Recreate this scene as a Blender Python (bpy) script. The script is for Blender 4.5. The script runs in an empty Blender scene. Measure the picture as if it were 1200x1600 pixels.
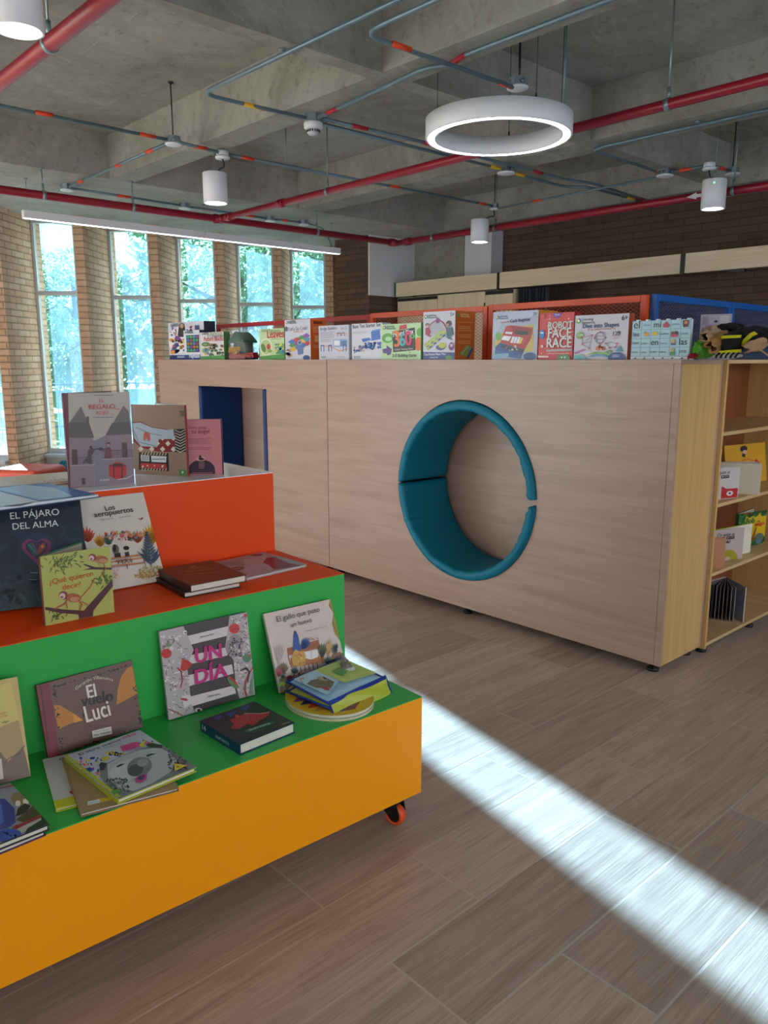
import bpy, math, random
import numpy as np
from mathutils import Vector, Matrix

# ------------------------------------------------------------------ camera, light, exposure
SC = bpy.context.scene
COL = SC.collection
PI = math.pi
vs = SC.view_settings
vs.view_transform = 'Standard'; vs.look = 'None'; vs.gamma = 1; vs.use_curve_mapping = False
vs.exposure = 0.54

def lin(h):
    h = h.lstrip('#'); r = [int(h[i:i+2], 16) / 255 for i in (0, 2, 4)]
    return tuple(c / 12.92 if c <= .04045 else ((c + .055) / 1.055) ** 2.4 for c in r) + (1.0,)

pitch = math.atan(238 / 1230); yaw = math.radians(47.45)
cf = Vector((-math.sin(yaw) * math.cos(pitch), math.cos(yaw) * math.cos(pitch), -math.sin(pitch)))
cr = Vector((math.cos(yaw), math.sin(yaw), 0))
cu = Vector((-math.sin(yaw) * math.sin(pitch), math.cos(yaw) * math.sin(pitch), math.cos(pitch)))
cam = bpy.data.cameras.new('camera'); camo = bpy.data.objects.new('camera', cam); COL.objects.link(camo)
cam.sensor_fit = 'VERTICAL'; cam.sensor_height = 36; cam.lens = 1230 / 1600 * 36; cam.clip_end = 300; cam.clip_start = .05
cm = Matrix((cr, cu, -cf)).transposed().to_4x4(); cm.translation = (0, 0, 1.5)
camo.matrix_world = cm
SC.camera = camo

W = bpy.data.worlds.new('world'); SC.world = W; W.use_nodes = True
wt = W.node_tree; wt.nodes.clear()
def nd(t, kind, **kw):
    n = t.nodes.new(kind)
    for k, v in kw.items():
        if k in n.inputs: n.inputs[k].default_value = v
        else: setattr(n, k, v)
    return n
wo = nd(wt, 'ShaderNodeOutputWorld'); wb = nd(wt, 'ShaderNodeBackground', Strength=1.0)
wc = nd(wt, 'ShaderNodeTexCoord'); wn = nd(wt, 'ShaderNodeTexNoise', Scale=3.2, Detail=7.0, Roughness=.6)
wr = nd(wt, 'ShaderNodeValToRGB'); wr.color_ramp.elements[0].position = .42; wr.color_ramp.elements[1].position = .58
wr.color_ramp.elements[0].color = lin('#b4d2ec'); wr.color_ramp.elements[1].color = (1, 1, 1, 1)
wt.links.new(wc.outputs['Generated'], wn.inputs['Vector']); wt.links.new(wn.outputs['Fac'], wr.inputs['Fac'])
wt.links.new(wr.outputs['Color'], wb.inputs['Color']); wt.links.new(wb.outputs[0], wo.inputs[0])
wb.inputs['Strength'].default_value = 3.3

sun = bpy.data.lights.new('sun', 'SUN'); suno = bpy.data.objects.new('sun', sun); COL.objects.link(suno)
sun.energy = 58; sun.angle = .011; sun.color = (.88, .97, 1.0)
SUN_EL = math.radians(17.3)
sd = Vector((.98 * math.cos(SUN_EL), -.2 * math.cos(SUN_EL), -math.sin(SUN_EL)))
suno.rotation_euler = sd.to_track_quat('-Z', 'Y').to_euler(); suno.location = (-15, 6, 8)

# ------------------------------------------------------------------ mesh helpers
def tag(o, label=None, cat=None, group=None, kind=None):
    if label: o['label'] = label
    if cat: o['category'] = cat
    if group: o['group'] = group
    if kind: o['kind'] = kind
    return o

class MB:
    def __init__(s):
        s.v = []; s.f = []; s.m = []; s.c = []; s.sm = []; s.M = None; s.mi = 0; s.col = (1, 1, 1, 1); s.smooth = False; s.uv = {}
    def face(s, pts, uv=None):
        b = len(s.v)
        for p in pts:
            p = Vector(p)
            if s.M is not None: p = s.M @ p
            s.v.append(p[:])
        s.f.append(tuple(range(b, b + len(pts)))); s.m.append(s.mi); s.c.append(s.col); s.sm.append(s.smooth)
        if uv: s.uv[len(s.f) - 1] = uv
    def mesh(s, vs_, fs, smooth=None):
        b = len(s.v)
        for p in vs_:
            p = Vector(p)
            if s.M is not None: p = s.M @ p
            s.v.append(p[:])
        for f in fs:
            s.f.append(tuple(b + i for i in f)); s.m.append(s.mi); s.c.append(s.col); s.sm.append(s.smooth if smooth is None else smooth)
    def box(s, x0, x1, y0, y1, z0, z1):
        v = [(x, y, z) for z in (z0, z1) for y in (y0, y1) for x in (x0, x1)]
        s.mesh(v, [(0, 2, 3, 1), (4, 5, 7, 6), (0, 1, 5, 4), (2, 6, 7, 3), (0, 4, 6, 2), (1, 3, 7, 5)], False)
    def prism(s, poly, z0, z1):
        n = len(poly); a = sum(poly[i][0] * poly[(i + 1) % n][1] - poly[(i + 1) % n][0] * poly[i][1] for i in range(n))
        if a < 0: poly = poly[::-1]
        v = [(x, y, z0) for x, y in poly] + [(x, y, z1) for x, y in poly]
        s.mesh(v, [tuple(range(n - 1, -1, -1)), tuple(range(n, 2 * n))] + [(i, (i + 1) % n, n + (i + 1) % n, n + i) for i in range(n)], False)
    def tube(s, pts, r, n=10, closed=False, caps=True):
        pts = [Vector(p) for p in pts]; k = len(pts); rings = []
        up = None
        for i, p in enumerate(pts):
            if closed: t = pts[(i + 1) % k] - pts[i - 1]
            else: t = (pts[min(i + 1, k - 1)] - pts[max(i - 1, 0)])
            t.normalize()
            if up is None:
                up = Vector((0, 0, 1)) if abs(t.z) < .9 else Vector((1, 0, 0))
            a = t.cross(up).normalized(); b = a.cross(t).normalized(); up = b
            rr = r[i] if isinstance(r, (list, tuple)) else r
            rings.append([p + (a * math.cos(2 * PI * j / n) + b * math.sin(2 * PI * j / n)) * rr for j in range(n)])
        v = [q for rg in rings for q in rg]; f = []
        for i in range(k if closed else k - 1):
            for j in range(n):
                f.append((i * n + j, i * n + (j + 1) % n, ((i + 1) % k) * n + (j + 1) % n, ((i + 1) % k) * n + j))
        if caps and not closed:
            f.append(tuple(range(n - 1, -1, -1))); f.append(tuple((k - 1) * n + j for j in range(n)))
        s.mesh(v, f, True)
    def lathe(s, prof, c=(0, 0, 0), n=32, closed=False):
        v = []; k = len(prof)
        for (r, z) in prof:
            for j in range(n):
                a = 2 * PI * j / n; v.append((c[0] + r * math.cos(a), c[1] + r * math.sin(a), c[2] + z))
        f = []
        for i in range(k if closed else k - 1):
            for j in range(n):
                f.append((i * n + j, i * n + (j + 1) % n, ((i + 1) % k) * n + (j + 1) % n, ((i + 1) % k) * n + j))
        s.mesh(v, f, True)
    def build(s, name, mats, parent=None, bevel=0, autos=False):
        me = bpy.data.meshes.new(name); me.from_pydata(s.v, [], s.f); 
        if not isinstance(mats, (list, tuple)): mats = [mats]
        for m in mats: me.materials.append(m)
        me.polygons.foreach_set('material_index', s.m)
        me.polygons.foreach_set('use_smooth', s.sm)
        ca = me.color_attributes.new('Col', 'FLOAT_COLOR', 'CORNER'); uvl = me.uv_layers.new(name='UVMap')
        cc = []; uu = []
        V = s.v
        for fi, f in enumerate(s.f):
            if fi in s.uv:
                for q in s.uv[fi]: uu += [q[0], q[1]]
            else:
                a, b, c = Vector(V[f[0]]), Vector(V[f[1]]), Vector(V[f[2]])
                nn = (b - a).cross(c - a)
                if nn.length < 1e-12 and len(f) > 3: nn = (c - a).cross(Vector(V[f[3]]) - a)
                if nn.length > 0: nn.normalize()
                if abs(nn.z) > .72:
                    for i in f: uu += [V[i][0], V[i][1]]
                else:
                    t = Vector((-nn.y, nn.x, 0)); t = t.normalized() if t.length > 0 else Vector((1, 0, 0))
                    if abs(t.y) > abs(t.x) and t.y < 0 or abs(t.x) >= abs(t.y) and t.x < 0: t = -t
                    for i in f: uu += [V[i][0] * t.x + V[i][1] * t.y, V[i][2]]
            cc += list(s.c[fi]) * len(f)
        ca.data.foreach_set('color', cc); uvl.data.foreach_set('uv', uu)
        me.update()
        o = bpy.data.objects.new(name, me); COL.objects.link(o)
        if parent is not None: o.parent = parent
        if bevel:
            b = o.modifiers.new('bevel', 'BEVEL'); b.width = bevel; b.segments = 2; b.limit_method = 'ANGLE'; b.angle_limit = .7
        return o

def empty(name, loc=(0, 0, 0), rot=0, mat=None):
    o = bpy.data.objects.new(name, None); COL.objects.link(o); o.empty_display_size = .1
    if mat is not None: o.matrix_world = mat
    else: o.location = loc; o.rotation_euler = (0, 0, rot)
    return o

def copy_tree(o, parent=None):
    c = o.copy(); COL.objects.link(c)
    if parent is not None: c.parent = parent
    for ch in [q for q in COL.objects if q.parent == o]: copy_tree(ch, c)
    return c

# ------------------------------------------------------------------ materials
MC = {}
def mat(name, col='#808080', rough=.5, metal=0, bump=0, bscale=60, emit=0, coat=0, spec=.5, var=0):
    if name in MC: return MC[name]
    m = bpy.data.materials.new(name); m.use_nodes = True; t = m.node_tree; b = t.nodes['Principled BSDF']
    c = lin(col) if isinstance(col, str) else col
    b.inputs['Base Color'].default_value = c; b.inputs['Roughness'].default_value = rough; b.inputs['Metallic'].default_value = metal
    b.inputs['Coat Weight'].default_value = coat; b.inputs['Specular IOR Level'].default_value = spec
    if emit:
        b.inputs['Emission Color'].default_value = c; b.inputs['Emission Strength'].default_value = emit
    tc = nd(t, 'ShaderNodeTexCoord')
    n = nd(t, 'ShaderNodeTexNoise', Scale=bscale, Detail=4.0)
    t.links.new(tc.outputs['Object'], n.inputs['Vector'])
    if bump:
        bp = nd(t, 'ShaderNodeBump', Strength=bump, Distance=.01); t.links.new(n.outputs['Fac'], bp.inputs['Height']); t.links.new(bp.outputs[0], b.inputs['Normal'])
    n2 = nd(t, 'ShaderNodeTexNoise', Scale=4.0, Detail=5.0); t.links.new(tc.outputs['Object'], n2.inputs['Vector'])
    mr = nd(t, 'ShaderNodeMapRange'); mr.inputs['To Min'].default_value = max(.02, rough - .06); mr.inputs['To Max'].default_value = min(1, rough + .06)
    t.links.new(n2.outputs['Fac'], mr.inputs['Value']); t.links.new(mr.outputs[0], b.inputs['Roughness'])
    if var:
        h = nd(t, 'ShaderNodeMix', data_type='RGBA'); h.inputs[6].default_value = tuple(x * (1 - var) for x in c[:3]) + (1,); h.inputs[7].default_value = tuple(min(1, x * (1 + var)) for x in c[:3]) + (1,)
        t.links.new(n2.outputs['Fac'], h.inputs[0]); t.links.new(h.outputs[2], b.inputs['Base Color'])
    MC[name] = m
    return m

def printed():
    if 'printed_card' in MC: return MC['printed_card']
    m = mat('printed_card', '#ffffff', .38); t = m.node_tree; a = nd(t, 'ShaderNodeAttribute', attribute_name='Col')
    t.links.new(a.outputs['Color'], t.nodes['Principled BSDF'].inputs['Base Color']); return m
PRINT = printed()

def wood(name, c1, c2, axis='u', scale=1.0, rough=.42, contrast=1.0):
    m = mat(name, c1, rough); t = m.node_tree; b = t.nodes['Principled BSDF']
    uv = nd(t, 'ShaderNodeUVMap'); mp = nd(t, 'ShaderNodeMapping')
    mp.inputs['Scale'].default_value = (1.1 * scale, 16 * scale, 1) if axis == 'u' else (16 * scale, 1.1 * scale, 1)
    t.links.new(uv.outputs[0], mp.inputs[0])
    n = nd(t, 'ShaderNodeTexNoise', Scale=1.3, Detail=9.0, Roughness=.62, Distortion=.9); t.links.new(mp.outputs[0], n.inputs['Vector'])
    mp2 = nd(t, 'ShaderNodeMapping'); mp2.inputs['Scale'].default_value = (3, 130, 1) if axis == 'u' else (130, 3, 1)
    t.links.new(uv.outputs[0], mp2.inputs[0])
    n2 = nd(t, 'ShaderNodeTexNoise', Scale=1.0, Detail=3.0); t.links.new(mp2.outputs[0], n2.inputs['Vector'])
    ad = nd(t, 'ShaderNodeMath', operation='MULTIPLY_ADD'); ad.inputs[1].default_value = .35; t.links.new(n2.outputs['Fac'], ad.inputs[0]); 
    mu = nd(t, 'ShaderNodeMath', operation='MULTIPLY'); mu.inputs[1].default_value = .75; t.links.new(n.outputs['Fac'], mu.inputs[0]); t.links.new(mu.outputs[0], ad.inputs[2])
    r = nd(t, 'ShaderNodeValToRGB'); e = r.color_ramp.elements; e[0].position = .38; e[1].position = .66; e[0].color = lin(c2); e[1].color = lin(c1)
    t.links.new(ad.outputs[0], r.inputs['Fac']); t.links.new(r.outputs['Color'], b.inputs['Base Color'])
    bp = nd(t, 'ShaderNodeBump', Strength=.12, Distance=.003); t.links.new(ad.outputs[0], bp.inputs['Height']); t.links.new(bp.outputs[0], b.inputs['Normal'])
    return m

def brickmat(name, c1, c2, mortar, bw, rh, mort=.008, bump=.6, rough=.9):
    m = mat(name, c1, rough); t = m.node_tree; b = t.nodes['Principled BSDF']
    uv = nd(t, 'ShaderNodeUVMap'); br = nd(t, 'ShaderNodeTexBrick', Color1=lin(c1), Color2=lin(c2), Mortar=lin(mortar), Scale=1.0)
    br.inputs['Mortar Size'].default_value = mort; br.inputs['Mortar Smooth'].default_value = .2
    br.inputs['Brick Width'].default_value = bw; br.inputs['Row Height'].default_value = rh; br.inputs['Bias'].default_value = 0
    mp = nd(t, 'ShaderNodeMapping'); mp.inputs['Location'].default_value = (40, 0, 0)
    t.links.new(uv.outputs[0], mp.inputs[0]); t.links.new(mp.outputs[0], br.inputs['Vector'])
    n = nd(t, 'ShaderNodeTexNoise', Scale=9.0, Detail=8.0, Roughness=.7); t.links.new(uv.outputs[0], n.inputs['Vector'])
    mx = nd(t, 'ShaderNodeMix', data_type='RGBA', blend_type='MULTIPLY'); mx.inputs[0].default_value = .5
    rr = nd(t, 'ShaderNodeValToRGB'); rr.color_ramp.elements[0].position = .3; rr.color_ramp.elements[0].color = (.5, .5, .5, 1); rr.color_ramp.elements[1].position = .65
    t.links.new(n.outputs['Fac'], rr.inputs[0]); t.links.new(br.outputs['Color'], mx.inputs[6]); t.links.new(rr.outputs['Color'], mx.inputs[7])
    t.links.new(mx.outputs[2], b.inputs['Base Color'])
    sb = nd(t, 'ShaderNodeMath', operation='MULTIPLY_ADD'); sb.inputs[1].default_value = -1.0
    ml = nd(t, 'ShaderNodeMath', operation='MULTIPLY'); ml.inputs[1].default_value = .3; t.links.new(n.outputs['Fac'], ml.inputs[0])
    t.links.new(br.outputs['Fac'], sb.inputs[0]); t.links.new(ml.outputs[0], sb.inputs[2])
    bp = nd(t, 'ShaderNodeBump', Strength=bump, Distance=.008); t.links.new(sb.outputs[0], bp.inputs['Height']); t.links.new(bp.outputs[0], b.inputs['Normal'])
    return m

def floormat():
    m = mat('grey_wood_tile', '#6b625c', .42); t = m.node_tree; b = t.nodes['Principled BSDF']
    uv = nd(t, 'ShaderNodeUVMap'); sp = nd(t, 'ShaderNodeSeparateXYZ'); t.links.new(uv.outputs[0], sp.inputs[0])
    ax = nd(t, 'ShaderNodeMath', operation='ADD'); ax.inputs[1].default_value = 1.0 + .272 * 60; t.links.new(sp.outputs['X'], ax.inputs[0])
    ay = nd(t, 'ShaderNodeMath', operation='ADD'); ay.inputs[1].default_value = -1.19 + .985 * 40; t.links.new(sp.outputs['Y'], ay.inputs[0])
    cb = nd(t, 'ShaderNodeCombineXYZ'); t.links.new(ay.outputs[0], cb.inputs['X']); t.links.new(ax.outputs[0], cb.inputs['Y'])
    br = nd(t, 'ShaderNodeTexBrick', Scale=1.0); br.offset = .65; br.offset_frequency = 2
    br.inputs['Color1'].default_value = (0, 0, 0, 1); br.inputs['Color2'].default_value = (1, 1, 1, 1); br.inputs['Mortar'].default_value = (.5, .5, .5, 1)
    br.inputs['Mortar Size'].default_value = .0042; br.inputs['Mortar Smooth'].default_value = .3; br.inputs['Brick Width'].default_value = .985; br.inputs['Row Height'].default_value = .272; br.inputs['Bias'].default_value = 0
    t.links.new(cb.outputs[0], br.inputs['Vector'])
    rnd = nd(t, 'ShaderNodeSeparateColor'); t.links.new(br.outputs['Color'], rnd.inputs[0])
    # grain coordinates: stretched along Y, jumped for every plank
    mj = nd(t, 'ShaderNodeMath', operation='MULTIPLY'); mj.inputs[1].default_value = 37.0; t.links.new(rnd.outputs[0], mj.inputs[0])
    gx = nd(t, 'ShaderNodeMath', operation='MULTIPLY'); gx.inputs[1].default_value = 21.0; t.links.new(sp.outputs['X'], gx.inputs[0])
    gy = nd(t, 'ShaderNodeMath', operation='MULTIPLY'); gy.inputs[1].default_value = 1.6; t.links.new(sp.outputs['Y'], gy.inputs[0])
    cg = nd(t, 'ShaderNodeCombineXYZ'); t.links.new(gx.outputs[0], cg.inputs['X']); t.links.new(gy.outputs[0], cg.inputs['Y']); t.links.new(mj.outputs[0], cg.inputs['Z'])
    n = nd(t, 'ShaderNodeTexNoise', Scale=1.0, Detail=10.0, Roughness=.65, Distortion=1.1); t.links.new(cg.outputs[0], n.inputs['Vector'])
    sc = nd(t, 'ShaderNodeVectorMath', operation='MULTIPLY'); sc.inputs[1].default_value = (9, 3, 1); t.links.new(cg.outputs[0], sc.inputs[0])
    n2 = nd(t, 'ShaderNodeTexNoise', Scale=1.0, Detail=4.0, Distortion=.6); t.links.new(sc.outputs[0], n2.inputs['Vector'])
    wv = nd(t, 'ShaderNodeMath', operation='MULTIPLY_ADD'); wv.inputs[1].default_value = .45; t.links.new(n2.outputs['Fac'], wv.inputs[0])
    m1 = nd(t, 'ShaderNodeMath', operation='MULTIPLY'); m1.inputs[1].default_value = .6; t.links.new(n.outputs['Fac'], m1.inputs[0]); t.links.new(m1.outputs[0], wv.inputs[2])
    r = nd(t, 'ShaderNodeValToRGB'); e = r.color_ramp.elements; e[0].position = .36; e[0].color = lin('#937f71'); e[1].position = .70; e[1].color = lin('#bdaa9c')
    t.links.new(wv.outputs[0], r.inputs['Fac'])
    hv = nd(t, 'ShaderNodeHueSaturation'); mv = nd(t, 'ShaderNodeMapRange'); mv.inputs['To Min'].default_value = .80; mv.inputs['To Max'].default_value = 1.18
    t.links.new(rnd.outputs[0], mv.inputs['Value']); t.links.new(mv.outputs[0], hv.inputs['Value']); t.links.new(r.outputs['Color'], hv.inputs['Color'])
    mx = nd(t, 'ShaderNodeMix', data_type='RGBA'); mx.inputs[7].default_value = lin('#b9ac9f'); t.links.new(hv.outputs[0], mx.inputs[6]); t.links.new(br.outputs['Fac'], mx.inputs[0])
    t.links.new(mx.outputs[2], b.inputs['Base Color'])
    hb = nd(t, 'ShaderNodeMath', operation='MULTIPLY_ADD'); hb.inputs[1].default_value = -1.3; t.links.new(br.outputs['Fac'], hb.inputs[0]); t.links.new(wv.outputs[0], hb.inputs[2])
    bp = nd(t, 'ShaderNodeBump', Strength=.34, Distance=.003); t.links.new(hb.outputs[0], bp.inputs['Height']); t.links.new(bp.outputs[0], b.inputs['Normal'])
    return m

def concrete(name, c1, c2, rough=.8, lines=True):
    m = mat(name, c1, rough); t = m.node_tree; b = t.nodes['Principled BSDF']
    tc = nd(t, 'ShaderNodeTexCoord')
    n = nd(t, 'ShaderNodeTexNoise', Scale=1.1, Detail=12.0, Roughness=.68, Distortion=.8); t.links.new(tc.outputs['Object'], n.inputs['Vector'])
    r = nd(t, 'ShaderNodeValToRGB'); e = r.color_ramp.elements; e[0].position = .33; e[0].color = lin(c2); e[1].position = .68; e[1].color = lin(c1)
    t.links.new(n.outputs['Fac'], r.inputs['Fac'])
    # pitted darker spots and pale efflorescence veins
    v = nd(t, 'ShaderNodeTexNoise', Scale=14.0, Detail=8.0, Roughness=.75); t.links.new(tc.outputs['Object'], v.inputs['Vector'])
    r2 = nd(t, 'ShaderNodeValToRGB'); r2.color_ramp.elements[0].position = .28; r2.color_ramp.elements[0].color = (.45, .42, .38, 1); r2.color_ramp.elements[1].position = .46
    t.links.new(v.outputs['Fac'], r2.inputs['Fac'])
    mx = nd(t, 'ShaderNodeMix', data_type='RGBA', blend_type='MULTIPLY'); mx.inputs[0].default_value = .8; t.links.new(r.outputs['Color'], mx.inputs[6]); t.links.new(r2.outputs['Color'], mx.inputs[7])
    w = nd(t, 'ShaderNodeTexNoise', Scale=1.6, Detail=5.0, Distortion=2.2); mpv = nd(t, 'ShaderNodeMapping'); mpv.inputs['Scale'].default_value = (1, .35, 1)
    t.links.new(tc.outputs['Object'], mpv.inputs[0]); t.links.new(mpv.outputs[0], w.inputs['Vector'])
    r3 = nd(t, 'ShaderNodeValToRGB'); q = r3.color_ramp.elements; q[0].position = .488; q[0].color = (0, 0, 0, 1); q[1].position = .5; q[1].color = (.3, .3, .3, 1)
    q3 = r3.color_ramp.elements.new(.512); q3.color = (0, 0, 0, 1)
    t.links.new(w.outputs['Fac'], r3.inputs['Fac'])
    mx2 = nd(t, 'ShaderNodeMix', data_type='RGBA'); mx2.inputs[7].default_value = lin('#b9b6a8'); t.links.new(r3.outputs['Color'], mx2.inputs[0]); t.links.new(mx.outputs[2], mx2.inputs[6])
    t.links.new(mx2.outputs[2], b.inputs['Base Color'])
    bp = nd(t, 'ShaderNodeBump', Strength=.35, Distance=.01); t.links.new(v.outputs['Fac'], bp.inputs['Height']); t.links.new(bp.outputs[0], b.inputs['Normal'])
    return m

FLOOR = floormat()
CONC = concrete('board_marked_concrete', '#aba99f', '#848176')
SOFFIT = concrete('pale_concrete_soffit', '#b9b6ad', '#918e85')
BRICK = brickmat('buff_brick', '#dcb797', '#cfa582', '#a08468', .27, .0735, .008, .7)
BRICKD = brickmat('brown_brick', '#6f5847', '#5e493b', '#4a3a30', .40, .075, .005, .5)
WHITE = mat('white_paint', '#dcdee0', .6); GREYM = mat('window_aluminium', '#9aa5a8', .4, .3)
LAMW = wood('pale_laminate_horizontal', '#b49888', '#a18675', 'u', .7, .4)
LAMV = wood('oak_laminate_vertical', '#d6ae74', '#c0975c', 'v', .8, .42)
LAME = mat('laminate_edge_band', '#d9c49a', .45)
BROWNL = wood('warm_brown_backing', '#8a4e2c', '#6d3b20', 'v', .6, .45)
BLACK = mat('black_plastic', '#0d0d0e', .4); REDP = mat('red_pipe_enamel', '#96102a', .38); STEEL = mat('galvanised_steel', '#8b9a9f', .38, .55)
CONDUIT = mat('grey_conduit', '#6f868f', .4, .35)

# ------------------------------------------------------------------ the setting
b = MB(); b.box(-10.6, 3.9, -3.6, 8.7, -.12, 0); tag(b.build('floor', FLOOR), 'grey wood-look tile floor', kind='structure')

b = MB(); b.box(-7.46, 3.9, -3.6, 8.7, 3.53, 3.75)
for x0, x1 in ((-3.82, -3.70), (-.12, 0), (3.58, 3.9)): b.box(x0, x1, -3.6, 8.7, 3.15, 3.53)
for y0, y1 in ((-3.6, -3.35), (-1.13, -.87), (1.12, 1.375), (3.38, 3.62), (5.55, 5.88), (7.90, 8.7)):
    xs = [-7.46, -3.82, -3.70, -.12, 0, 3.58]
    for a_, c_ in ((0, 1), (2, 3), (4, 5)): b.box(xs[a_], xs[c_], y0, y1, 3.15, 3.53)
b.box(-6.9, -3.83, 2.415, 2.427, 3.524, 3.531); b.box(-7.45, -3.83, 1.9, 1.906, 3.526, 3.531)
b.mi = 1; b.box(-10.3, -7.46, -3.6, 8.7, 3.15, 3.75)
ceil = b.build('ceiling', [CONC, SOFFIT]); tag(ceil, 'waffle concrete ceiling', kind='structure')

D = Vector((-.695, .719)).normalized(); R2 = Vector((D.y, -D.x))   # fin direction, window direction
fins = MB(); sills = MB()
NW = 0
GLASS = bpy.data.materials.new('dusty_blue_glass'); GLASS.use_nodes = True
t = GLASS.node_tree; t.nodes.clear()
go = nd(t, 'ShaderNodeOutputMaterial'); tr = nd(t, 'ShaderNodeBsdfTransparent', Color=(.50, .64, .74, 1)); tl = nd(t, 'ShaderNodeBsdfTranslucent', Color=(.42, .72, .92, 1))
gl = nd(t, 'ShaderNodeBsdfGlossy', Roughness=.05); mx = nd(t, 'ShaderNodeMixShader'); mx2 = nd(t, 'ShaderNodeMixShader'); mx2.inputs[0].default_value = .04
tc = nd(t, 'ShaderNodeTexCoord'); mp = nd(t, 'ShaderNodeMapping'); mp.inputs['Scale'].default_value = (1, 1, .5); mp.inputs['Rotation'].default_value = (.3, .5, .2)
n = nd(t, 'ShaderNodeTexNoise', Scale=3.0, Detail=10.0, Roughness=.75, Distortion=1.5); t.links.new(tc.outputs['Object'], mp.inputs[0]); t.links.new(mp.outputs[0], n.inputs['Vector'])
mr = nd(t, 'ShaderNodeMapRange'); mr.inputs['From Min'].default_value = .3; mr.inputs['From Max'].default_value = .7; mr.inputs['To Min'].default_value = .014; mr.inputs['To Max'].default_value = .045
t.links.new(n.outputs['Fac'], mr.inputs['Value']); t.links.new(mr.outputs[0], mx.inputs[0]); t.links.new(tr.outputs[0], mx.inputs[1]); t.links.new(tl.outputs[0], mx.inputs[2])
t.links.new(mx.outputs[0], mx2.inputs[1]); t.links.new(gl.outputs[0], mx2.inputs[2]); t.links.new(mx2.outputs[0], go.inputs[0])
WL = ['window beyond the left edge, third from view', 'window beyond the left edge, second from view', 'window just beyond the left edge', 'window at the left edge of the view', 'tall window nearest the book display with cloud behind it', 'tall window seen above the open book covers', 'tall window above the woman photo game box', 'tall window above the red mesh panel', 'last tall window beside the dark brick corner']
TH = .115
for k in range(-5, 6):
    C = Vector((-9.5, 3.0 + .9375 * k)); Bk = C - R2 * TH
    fins.prism([C[:], (C + D * .95)[:], (Bk + D * .95)[:], Bk[:]], 0, 3.16)
    if k == 5: break
    P1 = C + D * .75; wl = (Vector((0, .9375)).dot(R2)) - TH
    ang = math.atan2(R2.y, R2.x)
    sills.prism([(P1 - D * .10)[:], (P1 + R2 * wl - D * .10)[:], (P1 + R2 * wl + D * .12)[:], (P1 + D * .12)[:]], 0, .32)
    M = Matrix.Translation((P1.x, P1.y, 0)) @ Matrix.Rotation(ang, 4, 'Z')
    w = MB(); f = .035
    w.box(0, f, -.03, .03, .36, 3.15); w.box(wl - f, wl, -.03, .03, .36, 3.15)
    w.box(f, wl - f, -.03, .03, .36, .42); w.box(f, wl - f, -.03, .03, 3.08, 3.15); w.box(f, wl - f, -.03, .03, 2.255, 2.305)
    w.box(0, wl, -.16, .06, .32, .36)
    if k < -3: continue
    NW += 1
    fr = w.build('window_%d' % NW, mat('white_window_frame', '#c9d0d2', .45), bevel=.003); fr.matrix_world = M; tag(fr, WL[k + 3], kind='structure')
    g = MB(); g.box(f, wl - f, -.003, .003, .42, 2.255); g.box(f, wl - f, -.003, .003, 2.305, 3.08)
    g.build('glass', GLASS, fr)
tag(fins.build('wall_left', BRICK), 'sawtooth wall of buff brick fins', kind='structure')
tag(sills.build('trim_1', mat('sill_render', '#cfcabf', .8)), 'pale ledge below the windows', kind='structure')
# north jamb between last fin and the end wall
b = MB(); b.box(-10.25, 3.9, 8.45, 8.7, 0, 3.16); b.box(-9.04, -8.32, 7.36, 8.45, 0, 3.15)
tag(b.build('wall_back', BRICKD), 'dark brown brick end wall', kind='structure')
b = MB(); b.box(-8.29, -7.36, 8.2, 8.45, 0, 3.15); tag(b.build('column', CONC), 'square raw concrete column', kind='structure')
b = MB(); b.box(-7.36, -6.90, 8.22, 8.45, 0, 3.15); tag(b.build('trim_2', WHITE), 'white painted strip beside the column', kind='structure')
b = MB(); b.box(-8.32, -8.29, 7.345, 8.45, 2.363, 3.15); tag(b.build('trim_3', WHITE), 'white boxed duct below the ceiling', kind='structure')
# unseen walls added behind the camera to limit sky fill; openings admit some
b = MB(); b.box(-10.9, 3.9, -3.75, -3.6, 0, 3.75); tag(b.build('wall_front', WHITE), 'unseen white wall added behind the viewer to limit fill light', kind='structure')
b = MB(); b.box(3.9, 4.05, -3.75, 8.7, 0, 1.0); b.box(3.9, 4.05, -3.75, 8.7, 2.7, 3.75)
for y in (-3.75, -1.0, 1.6, 4.2, 6.8, 8.4): b.box(3.9, 4.05, y, y + .5 if y < 8 else 8.7, 1.0, 2.7)
tag(b.build('wall_right', WHITE), 'unseen white wall added with a band of openings for fill light', kind='structure')

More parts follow.
